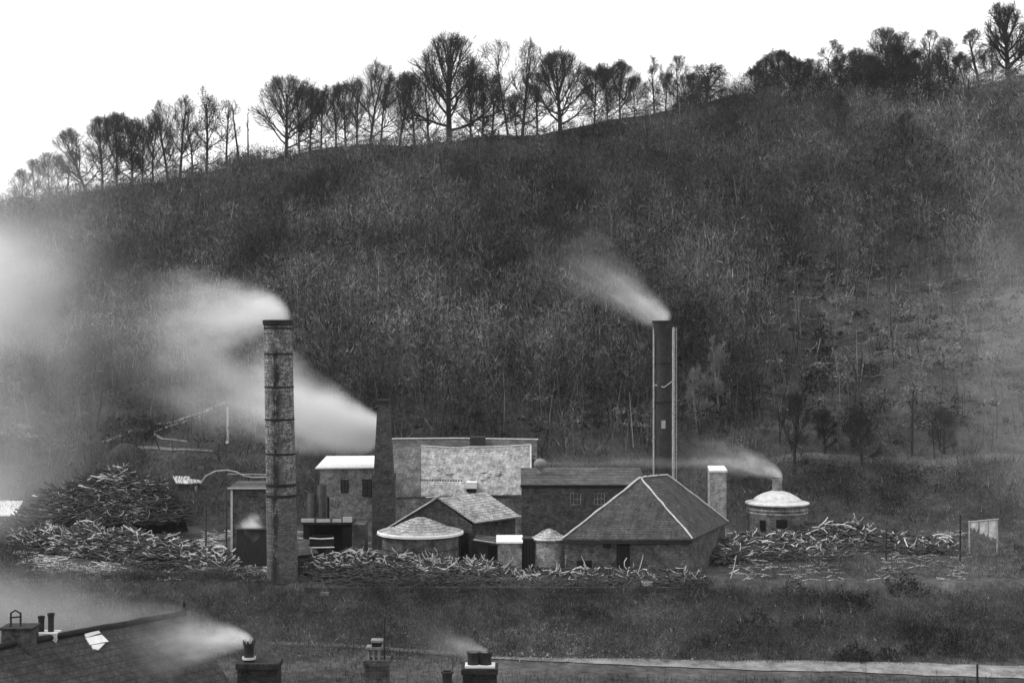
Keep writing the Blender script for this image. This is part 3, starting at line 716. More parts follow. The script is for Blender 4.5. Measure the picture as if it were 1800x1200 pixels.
# ---------------------------------------------------------------- logs and cordwood heaps
LOGS = []
def log_mesh(i):
    rnd = random.Random(i); L = rnd.uniform(.5, 1.6); r = rnd.uniform(.03, .065); b = rnd.uniform(-.9, .9)*L*.5
    pts = [(-L/2, 0, 0), (-L/5, b*.3, b*.5), (L/5, b*.3, b*.55), (L/2, 0, 0)]
    return MB().tube(pts, [r, r*.95, r*.85, r*.7], 5)
def make_log(kind='log'): pass
for i in range(14):
    o = log_mesh(i).build('peeled_log', M['log']); LOGS.append(o); COL.objects.unlink(o)
def put_log(p, label, group, rz=None, tilt=None, sc=1, mat=None, rnd=random):
    o = rnd.choice(LOGS).copy(); COL.objects.link(o)
    o.location = p; o.rotation_euler = (0, tilt if tilt is not None else rnd.gauss(0, .3), rz if rz is not None else rnd.gauss(0, .6)); o.scale = (sc, 1, 1)
    tag(o, label, 'log', group); return o

def heap(name, outline, n, label, lmat, seed, zoff=.0, r=(.04, .09), L=(.8, 2.0), st=(0, 1), sf=.34, yaw=.5, tilt=.25):
    """a long heap between pixels x0..x1: crest line py(x), foot line py(x), depth d of the foot"""
    rg = np.random.default_rng(seed)
    xs = [q[0] for q in outline]; top = [q[1] for q in outline]; foot = [q[2] for q in outline]; dd = [q[3] for q in outline]
    m = MB(); N = 26; K = 6; x0, x1 = xs[0], xs[-1]; vs = []
    def surf(px, t_):
        d = np.interp(px, xs, dd); d2 = d+t_*2.6+.2
        zf = (600-np.interp(px, xs, foot))/F*d; zt_ = (600-np.interp(px, xs, top))/F*(d+2.6)
        g_ = float(terrain((px-900)/F*d2, d2))
        z_ = zf+(zt_-zf)*math.sin(t_*math.pi/2)**.8+t_*(.22*math.sin(px*.085+seed)+.16*math.sin(px*.21+seed*2))
        return Vector(((px-900)/F*d2, d2, max(z_, g_-.1)))
    for i_ in range(N+1):
        px_ = x0+(x1-x0)*i_/N
        for k in range(K+1):
            p = surf(px_, k/K); p.z -= .12; p += Vector(rg.normal(0, .07, 3)); vs.append(p)
        p = surf(px_, 1); p.y += 1.6; p.z = tz(p.x, p.y)-.3; vs.append(p)
    K2 = K+2
    m.add(vs, [(i_*K2+k, (i_+1)*K2+k, (i_+1)*K2+k+1, i_*K2+k+1) for i_ in range(N) for k in range(K2-1)])
    c0 = surf((x0+x1)/2, 0)
    root = empty(name, c0, label, 'wood heap', 'cordwood heaps in the works yard', 'stuff')
    m.build('heap_core', M['mound'], root)
    A, B, ra, rb = [], [], [], []
    for _ in range(n):
        px_ = rg.uniform(x0, x1); t_ = rg.random(); p = surf(px_, t_)+Vector((0, -.05, .03+abs(rg.normal(0, .06))))
        y_ = rg.normal(0, yaw); ti = rg.normal(0, tilt); l_ = rg.uniform(*L)/2
        dv = Vector((math.cos(y_)*math.cos(ti), math.sin(y_)*math.cos(ti)*.6, math.sin(ti)))*l_
        mid = p+Vector((rg.normal(0, .08), 0, rg.normal(0, .1))); rr = rg.uniform(*r)
        A += [p-dv, mid]; B += [mid, p+dv]; ra += [rr, rr*.9]; rb += [rr*.9, rr*.7]
    V, T = segmesh([tuple(q) for q in A], [tuple(q) for q in B], ra, rb, 4)
    o = npmesh('cordwood', V, T, lmat, root)
    A, B, ra, rb = [], [], [], []
    kn = rg.uniform(x0, x1, 30)
    for _ in range(int(n*sf)):
        px_ = float(np.clip(rg.choice(kn)+rg.normal(0, 16), x0, x1)); t_ = rg.uniform(*st); p = surf(px_, t_)+Vector((0, -.1, .06+abs(rg.normal(0, .07))))
        a0 = rg.normal(0, .33)+(math.pi if rg.random() < .5 else 0); L_ = rg.uniform(.25, 1.0); bd = rg.normal(0, .8); rr = rg.uniform(.014, .042)
        for q_ in range(3):
            a0 += bd/3; p2 = p+Vector((math.cos(a0), rg.normal(0, .2), math.sin(a0)))*L_/3; A.append(p); B.append(p2); ra.append(rr); rb.append(rr*.85); p = p2
    V, T = segmesh([tuple(q) for q in A], [tuple(q) for q in B], ra, rb, 4)
    npmesh('peeled_sticks', V, T, M['stick'], root)
    return surf

def pale(surf, x0, x1, n, label, group, seed, tmin=.2, tmax=1.0, sc=(.7, 1.4), tl=.5):
    rnd = random.Random(seed)
    knots = [rnd.uniform(x0, x1) for _ in range(max(3, n//9))]
    for _ in range(n):
        xx = rnd.uniform(x0, x1) if rnd.random() < .4 else min(max(rnd.choice(knots)+rnd.gauss(0, 9), x0), x1)
        p = surf(xx, rnd.uniform(tmin, tmax)); p.z += .12+abs(rnd.gauss(0, .08)); p.y -= .1
        put_log(p, label, group, rnd.gauss(0, .5), rnd.gauss(0, tl*.6), rnd.uniform(*sc), rnd=rnd)

s1 = heap('cordwood_heap', [(30, 940, 965, 112), (90, 935, 975, 109), (150, 930, 985, 107), (230, 938, 998, 104), (310, 952, 1006, 101), (360, 970, 1012, 100), (405, 982, 1012, 99.5)], 1500,
          'long tangled heap of cut cordwood along the left front edge of the yard', M['logdull'], 1, sf=.6)
pale(s1, 45, 400, 90, 'pale peeled log lying in the long left front heap', 'pale logs in the long left front heap', 2)
s2 = heap('cordwood_heap', [(75, 893, 915, 119), (120, 868, 918, 118), (170, 835, 920, 116), (215, 828, 920, 116), (255, 842, 920, 116), (290, 872, 918, 117), (325, 902, 914, 118)], 1300,
          'broad loose mound of tangled poles behind the long left heap', M['logdull'], 3, r=(.03, .08), L=(.7, 2.6), tilt=.28, yaw=.5, sf=.3)
pale(s2, 130, 290, 20, 'pale pole on the broad loose mound of tangled poles', 'pale poles on the broad loose mound', 4, .5, 1, (1, 2.0), .2)
c0 = G(222, 815, 118); m = MB(); n1, n2 = 26, 9; vs = []; rgm = np.random.default_rng(5)
for i in range(n2+1):
    for k in range(n1):
        a_ = 2*math.pi*k/n1; t_ = i/n2; vs.append((c0.x+3.4*t_*math.cos(a_)*(1+.1*math.sin(3*a_)), c0.y+2.6*t_*math.sin(a_), tz(c0.x, c0.y)-1+3.0*math.cos(t_*math.pi/2)**1.1+rgm.normal(0, .05)))
m.add(vs, [(i*n1+k, (i+1)*n1+k, (i+1)*n1+(k+1) % n1, i*n1+(k+1) % n1) for i in range(n2) for k in range(n1)], True)
o = m.build('spoil_mound', M['mound'], None, (c0.x, c0.y, tz(c0.x, c0.y))); tag(o, 'dark rounded spoil mound at the foot of the cart track', 'mound')
s2b = heap('cordwood_heap', [(20, 925, 945, 118), (60, 895, 930, 118), (105, 862, 925, 118), (140, 855, 925, 118)], 260,
          'low heap of long poles sloping down left of the broad loose mound', M['logdull'], 13, L=(1.5, 3.4), tilt=.3)
pale(s2b, 50, 140, 8, 'long pale pole on the low heap left of the broad mound', 'pale poles left of the broad mound', 14, .6, 1, (1.2, 2.4), .3)
s3 = heap('cordwood_heap', [(535, 1000, 1030, 97.4), (570, 982, 1034, 97), (640, 978, 1036, 96.6), (690, 985, 1036, 96.6), (760, 988, 1036, 96.6), (850, 995, 1036, 96.8), (880, 1004, 1036, 97)], 1300,
          'heap of cordwood along the front edge below the cone roofed kiln', M['logdull'], 5, r=(.035, .07), st=(.4, 1), sf=.4)
pale(s3, 545, 680, 50, 'pale peeled log on the heap in front of the open dark shed', 'pale logs in front of the open dark shed', 6, .55, 1)
pale(s3, 680, 870, 26, 'pale peeled log on the heap in front of the cone roofed kiln', 'pale logs in front of the cone roofed kiln', 7, .6, 1)
s4 = heap('cordwood_heap', [(875, 1004, 1036, 97), (950, 1008, 1038, 96.8), (1060, 1011, 1038, 96.6), (1200, 1010, 1038, 96.6), (1225, 1020, 1036, 96.8)], 900,
          'low heap of cordwood along the front of the hip roofed shed', M['logdull'], 8, r=(.035, .07), st=(.3, 1), sf=.36)
pale(s4, 885, 1200, 22, 'pale peeled log on the low heap below the hip roofed shed', 'pale logs below the hip roofed shed', 9, .6, 1)
s5 = heap('cordwood_heap', [(1268, 958, 993, 104), (1320, 946, 988, 105), (1380, 942, 984, 106), (1430, 954, 984, 106), (1480, 966, 984, 106)], 900,
          'heap of split cordwood in front of the domed kiln', M['logdull'], 10)
pale(s5, 1272, 1440, 40, 'pale split log on the heap in front of the domed kiln', 'pale logs in front of the domed kiln', 11)
s6 = heap('cordwood_heap', [(1400, 945, 985, 109), (1430, 925, 982, 110), (1500, 922, 980, 111), (1560, 945, 978, 110), (1600, 950, 975, 109), (1650, 950, 972, 109), (1670, 962, 970, 109)], 700,
          'dark heap of poles running to the right of the domed kiln', M['logdull'], 12)
pale(s6, 1520, 1660, 25, 'pale log in the heap at the far right of the yard', 'pale logs at the far right of the yard', 15, .4)
pale(s6, 1405, 1520, 9, 'long pale pole on the dark heap right of the domed kiln', 'pale poles right of the domed kiln', 16, .5, 1, (1.2, 2.2), .5)
rg = np.random.default_rng(91); n = 3000; px = rg.uniform(20, 1700, n); kk = 700; px[:kk] = rg.uniform(40, 480, kk); d = rg.uniform(97.6, 122, n)
m_ = (np.sin(px*.02+d*.3)+np.sin(px*.05-d*.2) > -.4); px, d = px[m_], d[m_]; n = len(px); x = (px-900)/F*d; z = terrain(x, d)+.05
a2 = rg.normal(0, .6, n); L_ = rg.uniform(.1, .6, n); q = np.stack([np.cos(a2)*L_, np.sin(a2)*L_*.5, rg.normal(0, .08, n)], 1); c_ = np.stack([x, d, z], 1)
V, T = segmesh(c_-q, c_+q, rg.uniform(.015, .06, n), rg.uniform(.015, .04, n), 4)
tag(npmesh('yard_litter', V, T, M['stick']), 'chips, sticks and split wood littering the works yard', 'wood litter', kind='stuff')
# curved peeled branches thrown about the cleared slope
rnd = random.Random(21); curls = []
for i in range(6):
    A_ = []; ang = rnd.uniform(0, 6); L = rnd.uniform(1.0, 2.8); bend = rnd.uniform(-2.2, 2.2)
    p = Vector((0, 0, 0)); pts = []
    for k in range(8): pts.append(p.copy()); a2 = bend*(k/7-.5); p = p+Vector((math.cos(a2), 0, math.sin(a2)))*(L/7)
    curls.append(MB().tube([q-pts[3] for q in pts], [.05, .05, .045, .04, .035, .03, .03, .025], 4).build('peeled_branch', M['log_curl'])); COL.objects.unlink(curls[-1])
def curl(px, py, ang, label, group, sc=1):
    p = G(px, py, 100); o = rnd.choice(curls).copy(); COL.objects.link(o)
    o.location = p+Vector((0, -.3, .35+rnd.random()*.7)); o.rotation_euler = (0, ang, rnd.gauss(0, .3)); o.scale = (sc, sc, sc); tag(o, label, 'branch', group)
for _ in range(150):
    curl(rnd.gauss(1580, 130), rnd.uniform(490, 680), rnd.uniform(0, 3.1), 'pale curved branch lying on the cleared right hand slope', 'pale branches on the cleared slope', rnd.uniform(.5, 1.5))
for _ in range(16):
    curl(rnd.uniform(1180, 1320), rnd.uniform(560, 680), rnd.uniform(0, 3.1), 'pale curved branch on the dark slope right of the iron stack', 'pale branches right of the iron stack', rnd.uniform(.4, 1))
# rubble flecks
rg = np.random.default_rng(31); n = 620; px = rg.normal(1000, 110, n); d = rg.uniform(82.8, 90, n); x = XX(px, d); z = terrain(x, d)
sz = rg.uniform(.025, .075, n); V = np.stack([x, d, z], 1)[:, None]+rg.normal(0, 1, (n, 4, 3))*sz[:, None, None]; V[..., 2] += .06
T = (np.array([[0, 1, 2], [0, 3, 1], [0, 2, 3], [1, 3, 2]])[None]+(np.arange(n)*4)[:, None, None]).reshape(-1, 3)
tag(npmesh('stone_rubble', V.reshape(-1, 3), T, M['stone']), 'pale stones strewn over the bank above the road', 'rubble', kind='stuff')

# ---------------------------------------------------------------- the works
GZ = -16.5
def window(root, x0, x1, z0, z1, y, fmat='board', bars=1, frame=.05, name='window'):
    f = MB(); f.box(x0, x0+frame, y-.06, y-.003, z0, z1); f.box(x1-frame, x1, y-.06, y-.003, z0, z1)
    f.box(x0+frame, x1-frame, y-.055, y-.003, z1-frame, z1); f.box(x0+frame, x1-frame, y-.055, y-.003, z0, z0+frame)
    for k in range(bars):
        xm = x0+(x1-x0)*(k+1)/(bars+1); f.box(xm-.02, xm+.02, y-.05, y-.004, z0+frame, z1-frame)
    zm = (z0+z1)/2; f.box(x0+frame, x1-frame, y-.045, y-.005, zm-.02, zm+.02)
    o = f.build(name, M[fmat], root); MB().box(x0+frame, x1-frame, y-.03, y-.002, z0+frame, z1-frame).build('pane', M['glass'], o); return o
def band(c, r, z, h, proud=.03, n=28): return MB().lathe(c, [(r, z), (r+proud, z), (r+proud, z+h), (r, z+h)], n)

# tall round brick stack
d = 98.; cx_, cy_ = XX(490, d), d; top = ZZ(563, d)
root = empty('brick_chimney', (cx_, cy_, GZ), 'tall round brick chimney with iron bands and soot streaks', 'chimney')
rb_, rt = 27*d/F, 24.5*d/F
cx2 = cx_+.15
sh = MB(); prof = []
N = 24
vs = []
for i in range(N+1):
    t_ = i/N; z_ = GZ+(top-.25-GZ)*t_; r_ = rb_+(rt-rb_)*t_; xc = XX(497, d)+(XX(488.5, d)-XX(497, d))*t_
    for k in range(32):
        a_ = 2*math.pi*k/32; vs.append((xc+r_*math.cos(a_), cy_+r_*math.sin(a_), z_))
sh.add(vs, [(i*32+k, i*32+(k+1) % 32, (i+1)*32+(k+1) % 32, (i+1)*32+k) for i in range(N) for k in range(32)], True)
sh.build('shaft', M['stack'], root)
def cxat(z_): t_ = (z_-GZ)/(top-GZ); return (XX(497, d)+(XX(488.5, d)-XX(497, d))*t_, cy_), rb_+(rt-rb_)*t_
c_, r_ = cxat(top); MB().lathe(c_, [(r_-.2, top-.6), (r_+.06, top-.3), (r_+.1, top-.02), (r_+.02, top+.03), (r_-.22, top+.03), (r_-.24, top-1.5)], 32).build('rim', M['soot'], root)
for py_ in (577, 622, 680, 737, 797, 853, 872):
    z_ = ZZ(py_, d); c_, r_ = cxat(z_); band(c_, r_-.01, z_-.05, (.12 if py_ < 850 else .22), .035, 32).build('band', M['band'], root)

# short square brick chimney
d = 113.; root = empty('square_chimney', (XX(676, d), d, GZ), 'short tapering square brick chimney between the white roof and the pale roof', 'chimney')
m = MB(); ht = ZZ(705, d); zb = ZZ(838, d)
def ring4(px0, px1, z_, hw_=None):
    x0_, x1_ = XX(px0, d), XX(px1, d); h_ = (x1_-x0_)/2; return [(x0_, d-h_, z_), (x1_, d-h_, z_), (x1_, d+h_, z_), (x0_, d+h_, z_)]
a_ = ring4(658, 692, zb); b_ = ring4(664.5, 684, ht); m.add(a_+b_, [(0, 1, 5, 4), (1, 2, 6, 5), (2, 3, 7, 6), (3, 0, 4, 7)]); m.build('shaft', M['darkbrick'], root)
m = MB(); m.slab(ring4(655, 695, zb+.25), (0, 0, -.5)); m.slab(ring4(656, 694, zb-.26), (0, 0, GZ-zb+.26)); m.build('plinth', M['darkbrick'], root)
MB().slab(ring4(662.5, 686, ht+.12), (0, 0, -.3)).build('cap', M['soot'], root)

# iron stack on the right
d = 117.; root = empty('iron_chimney', (XX(1166, d), d, GZ), 'slim black iron chimney standing between pale guy poles behind the hip roof', 'chimney')
top = ZZ(566, d); c_ = (XX(1166, d), d); r_ = 14*d/F
MB().lathe(c_, [(r_*1.05, GZ), (r_*1.0, ZZ(700, d)), (r_*.98, top-1.6), (r_*1.12, top-1.0), (r_*1.3, top-.5), (r_*1.3, top-.05)], 24, True).build('shaft', M['iron'], root)
MB().lathe(c_, [(r_*1.25, top-.1), (r_*1.42, top-.1), (r_*1.42, top+.12), (r_*1.1, top+.12), (r_*1.05, top-1)], 24).build('rim', M['soot'], root)
band(c_, r_*1.0, ZZ(708, d), .16, .09).build('band', M['band'], root)
band(c_, r_*1.0, ZZ(640, d), .1, .06).build('band', M['band'], root)
for px_, yo, pr in ((1149, -.1, .08), (1182, -.75, .11), (1190, .5, .05)):
    MB().tube([(XX(px_, d)+.02*yo, d+yo, GZ), (XX(px_, d), d+yo, ZZ(575, d))], pr, 8).build('pole', M['pale_iron'], root)
m = MB()
for k in range(34):
    z_ = ZZ(820, d)+k*.34; m.box(XX(1183.5, d), XX(1190, d), d+.46-.3, d+.5-.3, z_, z_+.035)
m.build('ladder', M['pale_iron'], root)
m = MB(); m.tube([(XX(1149, d), d-.1, ZZ(676, d)), (XX(1166, d), d-r_-.1, ZZ(680, d)), (XX(1182, d), d-.75, ZZ(668, d))], .05, 5); m.build('stay', M['pale_iron'], root)
m = MB(); m.box(XX(1161, d), XX(1168, d), d-r_-.08, d-r_+.05, ZZ(752, d), ZZ(738, d)); m.build('plate', M['pale_iron'], root)

# hip roofed shed
E1 = Vector((3.52, 100, -13.9)); E2 = Vector((12.66, 99.6, -13.82)); E3 = Vector((16.62, 109.2, -13.85)); E4 = Vector((7.6, 109.6, -13.9))
A1 = Vector((9.35, 103.6, -9.95)); A2 = Vector((11.6, 106.6, -10.0))
ctr = (E1+E3)/2
root = empty('hip_roofed_shed', (ctr.x, ctr.y, GZ), 'stone shed with a tall slate hip roof and pale hips, largest roof at the right', 'shed')
def inset(p, c, k=.955): return (c.x+(p.x-c.x)*k, c.y+(p.y-c.y)*k)
w_ = [inset(p, ctr) for p in (E1, E2, E3, E4)]
MB().prism(w_, GZ-.6, -13.98).build('wall', M['midbrick'], root)
m = MB()
for q in ((E1, E2, A1), (E2, E3, A2, A1), (E3, E4, A2), (E4, E1, A1, A2)): m.slab(q, (0, 0, -.10))
rf = m.build('roof', M['slate'], root)
m = MB()
for a_, b_ in ((E1, A1), (E2, A1), (A1, A2), (A2, E3)):
    a2 = a_.lerp(b_, .0)+Vector((0, 0, .05)); b2_ = b_+Vector((0, 0, .05)); n_ = 14
    pts = [a2.lerp(b2_, k/n_)+Vector((random.gauss(0, .015), 0, random.gauss(0, .02))) for k in range(n_+1)]
    m.tube(pts, [random.uniform(.055, .085) for _ in pts], 6)
m.build('hip_tile', M['lead'], rf)
m = MB(); m.box(E1.x+.05, E2.x-.03, 99.72, 99.82, -14.16, -14.02); m.build('gutter', M['board'], root)
for px0, px1, py0, py1 in ((1014, 1040, 985, 1012), (1084, 1107, 952, 1012), (1158, 1176, 984, 1012), (1060, 1074, 950, 963)):
    d_ = 99.95; MB().box(XX(px0, d_), XX(px1, d_), 99.93, 100.4, ZZ(py1, d_), ZZ(py0, d_)).build('doorway' if py1 > 1000 else 'opening', M['hole'], root)

# round kiln with cone roof
def drum(cx, cy, R_, z0, z1): return MB().lathe((cx, cy), [(R_, z0), (R_, z1), (R_*.2, z1)], 40, False)
d = 103.; c_ = (XX(739, d), d); R_ = 3.02
root = empty('round_kiln', (c_[0], c_[1], GZ), 'wide round brick kiln under a shallow pale cone roof', 'kiln')
drum(c_[0], c_[1], 2.78, GZ-.5, -13.86).build('drum', M['drumbrick'], root)
m = MB(); zE = -13.72; m.lathe(c_, [(R_*1.01, zE-.10), (R_*1.02, zE), (R_*.97, zE+.06), (2.2, zE+.16), (1.5, zE+.52), (.9, zE+.78), (.35, zE+.98), (.02, zE+1.0)], 44, False, .012)
rf = m.build('roof', M['slatelight'], root)
MB().lathe(c_, [(R_*.9, zE-.17), (R_*1.035, zE-.17), (R_*1.035, zE-.02), (R_*1.0, zE+.05)], 44).build('eave', M['white'], rf)
for z_ in (-14.9, -15.5): band(c_, 2.775, z_, .07, .03, 40).build('band', M['board'], root)
m = MB(); m.box(c_[0]+.75, c_[0]+1.55, 100.25, 100.6, -16.0, -15.3); m.build('stokehole', M['hole'], root)
m = MB(); m.box(c_[0]-1.95, c_[0]-1.7, 100.7, 101.2, -16.2, -15.1); m.build('stokehole', M['hole'], root)

# gabled shed behind it
ap = P(770, 874, 105.6); er = P(835, 918, 104.6); el = P(662, 940, 105.9); eb = P(916, 907, 108.6); rbk = P(853, 864.5, 110.0)
elb = el+Vector((3.6, 4.6, .15))
root = empty('gabled_shed', (ap.x, 106.5, GZ), 'dark gabled shed with one pale roof slope behind the cone roofed kiln', 'shed')
g = MB(); gy = .25
def dn(p, z_): return Vector((p.x, p.y+gy, z_))
front = [Vector((el.x+.4, el.y+gy, GZ)), Vector((er.x-.25, er.y+gy, GZ)), Vector((er.x-.25, er.y+gy, er.z-.18)), Vector((ap.x, ap.y+gy, ap.z-.16)), Vector((el.x+.4, el.y+gy, el.z+.06))]
back = [p+Vector((3.2, 4.2, 0)) for p in front]
g.add(front+back, [(0, 1, 2, 3, 4), (9, 8, 7, 6, 5), (1, 6, 7, 2), (0, 4, 9, 5)]); g.build('wall', M['darkbrick'], root)
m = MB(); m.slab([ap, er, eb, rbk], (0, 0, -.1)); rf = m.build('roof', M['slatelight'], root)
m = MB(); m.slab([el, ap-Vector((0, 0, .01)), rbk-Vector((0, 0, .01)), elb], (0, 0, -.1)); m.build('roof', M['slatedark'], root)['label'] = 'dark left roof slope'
MB().tube([el+Vector((0, -.05, .04)), ap+Vector((0, -.05, .04))], .045, 5).build('barge_board', M['lead'], root); MB().tube([er+Vector((0, -.04, .02)), eb+Vector((0, -.04, .02))], .06, 5).build('eave_board', M['lead'], rf)
m = MB(); x_ = er.x-.5; m.box(x_-.55, x_+.0, er.y-.02+.2, er.y+.6, GZ, -14.1); m.build('doorway', M['hole'], root)
m = MB(); m.tube([ap+Vector((-.9, -.1, .0)), ap+Vector((.15, -.1, .12))], .05, 5); m.tube([ap+Vector((-.45, -.12, -.14)), ap+Vector((.1, -.12, .16))], .04, 5); m.build('finial', M['post'], root)

# pale block and round tank between kiln and shed
d = 101.; x0, x1 = XX(875, d), XX(917, d)
root = empty('rendered_block', ((x0+x1)/2, d, GZ), 'small square pale rendered hut with a white coping left of the round tank', 'hut')
MB().box(x0, x1, d, d+1.8, GZ-.2, ZZ(953, d)).build('wall', M['greywall'], root)
m = MB(); m.slab([(x0-.12, d-.1, ZZ(952, d)), (x1+.08, d-.1, ZZ(952, d)), (x1+.08, d+1.9, ZZ(946, d)), (x0-.12, d+1.9, ZZ(946, d))], (0, 0, -.1)); m.build('coping', M['white'], root)
c_ = (XX(966, d), d+1.2); R_ = 1.12
root = empty('round_tank', (c_[0], c_[1], GZ), 'round pale tank with a ragged cone roof against the hip roofed shed', 'tank')
drum(c_[0], c_[1], R_, GZ-.2, ZZ(951, d)).build('drum', M['piers'], root)
zE = ZZ(949, d); MB().lathe(c_, [(R_*1.18, zE-.1), (R_*1.2, zE-.02), (R_*.8, zE+.22), (R_*.45, zE+.5), (.1, zE+.66), (.01, zE+.67)], 22, False, .04).build('roof', M['slatelight'], root)
d = 101.6; root = empty('boarded_passage', (XX(928, d), d, GZ), 'dark boarded gap between the pale hut and the round tank', 'passage')
m = MB(); m.box(XX(917.5, d), XX(939, d), d, d+1.4, GZ-.1, ZZ(946, d)); m.build('boarding', M['board'], root)
m = MB()
for k in range(4): m.box(XX(919+k*5.2, d), XX(921.5+k*5.2, d), d-.05, d-.004, GZ, ZZ(947, d))
m.build('batten', M['hole'], root)
# dark lean-to between kiln and hut
d = 103.; root = empty('dark_lean_to', (XX(855, d), d, GZ), 'dark open lean to with a slanting pale edge left of the pale hut', 'lean-to')
MB().box(XX(838, d), XX(876, d), d, d+2.0, GZ-.1, ZZ(952, d)).build('wall', M['board'], root)
m = MB(); m.slab([P(832, 949, d-.3), P(880, 957, d-.3), P(885, 944, d+2), P(838, 938, d+2)], (0, 0, -.1)); rf = m.build('roof', M['slatedark'], root)
MB().tube([P(832, 948, d-.35), P(880, 955, d-.35)], .05, 5).build('eave_board', M['post'], rf)
MB().box(XX(858, d), XX(873, d), d-.03, d+.2, GZ, ZZ(960, d)).build('doorway', M['hole'], root)

# dark brick workshop with parapet
d = 111.; x0, x1 = XX(917, d), XX(1135, d)
root = empty('brick_workshop', ((x0+x1)/2, d+2.5, GZ), 'long dark brick workshop with a straight cornice behind the hip roof', 'workshop')
MB().box(x0, x1, d, d+5, GZ, ZZ(857, d)).build('wall', M['darkbrick'], root)
MB().box(x0-.1, x1+.1, d-.16, d+.3, ZZ(856, d), ZZ(852, d)).build('cornice', M['hole'], root)
MB().slab([(x0-.05, d+.32, ZZ(853.5, d)), (x1+.05, d+.32, ZZ(853.5, d)), (x1+.05, d+5.1, ZZ(822, d+5)), (x0-.05, d+5.1, ZZ(822, d+5))], (0, 0, -.12)).build('roof', M['slatedark'], root)
for px_ in (1002, 1044): window(root, XX(px_, d), XX(px_+19, d), ZZ(887, d), ZZ(866, d), d, 'greywall', 2, .05)
m = MB(); cc = (XX(951, d), d+3.2); zb = ZZ(826, d+3)
m.lathe(cc, [(.22, zb-.2), (.22, zb+.1), (.5, zb+.3), (.52, zb+.6), (.34, zb+.85), (.02, zb+.92)], 14, True); m.build('ventilator', M['cowl'], root)

# big shed with the pale roof and the wing with the white roof
d = 117.; x0, x1 = XX(662, d), XX(932, d)
root = empty('retort_house', ((x0+x1)/2, d+3, GZ), 'long shed with a large pale sagging roof and a little white lantern box', 'shed')
MB().box(x0+.1, x1-.1, d+.05, d+7, GZ, ZZ(876, d)).build('wall', M['greywall'], root)
m = MB(); n_ = 14
def rp(px_, t_):   # t_ 0 eave, 1 ridge
    dd = d-.2+4.4*t_; sag = 4.0*math.sin(math.pi*min(max((px_-740)/193, 0), 1))
    return P(px_, (871 if px_ < 815 else 869)+(783+sag-870)*t_, dd)
vs = [rp(740+193*i/n_, t_) for i in range(n_+1) for t_ in (0, .33, .66, 1)]
bot = [v+Vector((0, .02, -.1)) for v in vs]
fs = [(i*4+k, (i+1)*4+k, (i+1)*4+k+1, i*4+k+1) for i in range(n_) for k in range(3)]
m.add(vs, fs); m.add(bot, [tuple(reversed(f)) for f in fs])
for i in range(n_): m.add([vs[i*4], vs[(i+1)*4], bot[(i+1)*4], bot[i*4]], [(0, 1, 2, 3)]); m.add([vs[i*4+3], vs[(i+1)*4+3], bot[(i+1)*4+3], bot[i*4+3]], [(3, 2, 1, 0)])
for i in (0, n_): m.add([vs[i*4], vs[i*4+3], bot[i*4+3], bot[i*4]], [(0, 1, 2, 3)])
m.add([vs[3], vs[n_*4+3], vs[n_*4+3]+Vector((0, 4, -3.4)), vs[3]+Vector((0, 4, -3.4))], [(0, 1, 2, 3)])
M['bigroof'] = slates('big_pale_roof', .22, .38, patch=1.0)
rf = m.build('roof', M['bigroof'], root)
m = MB(); m.tube([rp(740+193*i/n_, 1)+Vector((0, 0, .04)) for i in range(n_+1)], .06, 5); m.tube([rp(933, 0), rp(933, 1)], .08, 5); m.build('ridge_tile', M['lead'], rf)
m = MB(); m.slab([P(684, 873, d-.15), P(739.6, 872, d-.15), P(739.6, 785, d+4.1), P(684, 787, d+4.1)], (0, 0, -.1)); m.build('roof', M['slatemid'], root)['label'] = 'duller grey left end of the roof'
l0 = P(819, 862, d-.25); l1 = P(838, 862, d-.25)
m = MB(); m.box(l0.x, l1.x, d-.25, d+.9, ZZ(858, d), ZZ(847, d)); lt = m.build('lantern', M['white'], root)
MB().box(l0.x+.04, l1.x-.04, d-.22, d+.8, ZZ(863.5, d), ZZ(858.1, d)).build('opening', M['hole'], lt)
m = MB(); rr = random.Random(3)
for _ in range(16):
    px_, t_ = (rr.uniform(770, 800), rr.uniform(.38, .55)) if rr.random() < .5 else (rr.uniform(845, 880), rr.uniform(.3, .5))
    p = rp(px_, t_)+Vector((0, -.05, .08)); a2 = rr.uniform(.05, .16); MB().box(p.x-a2, p.x+a2, p.y-a2*.6, p.y+a2*.6, p.z-.04, p.z+.05).build('patch', M['lead'], root)
m = MB()
for k in range(16): p = rp(742+k*4.6, .32)+Vector((0, -.03, .02)); m.box(p.x-.05, p.x+.05, p.y-.05, p.y+.02, p.z-.04, p.z+.05)
m.build('hook', M['hole'], root)

d = 116.; x0, x1 = XX(562, d), XX(664, d)
root = empty('white_roofed_wing', ((x0+x1)/2, d+2, GZ), 'grey walled building with a low white roof left of the square chimney', 'building')
MB().box(x0, x1-.02, d, d+5, GZ, ZZ(823.5, d)).build('wall', M['greywall'], root)
m = MB(); m.slab([P(554, 822, d-.3), P(663, 821, d-.3), P(663, 800.5, d+4.2), P(574, 801, d+4.2)], (0, 0, -.1)); m.build('roof', M['white'], root)
for a_ in ((599, 613, 843, 866), (637, 654, 842, 872)):
    window(root, XX(a_[0], d), XX(a_[1], d), ZZ(a_[3], d), ZZ(a_[2], d), d, 'hole', 1, .06)

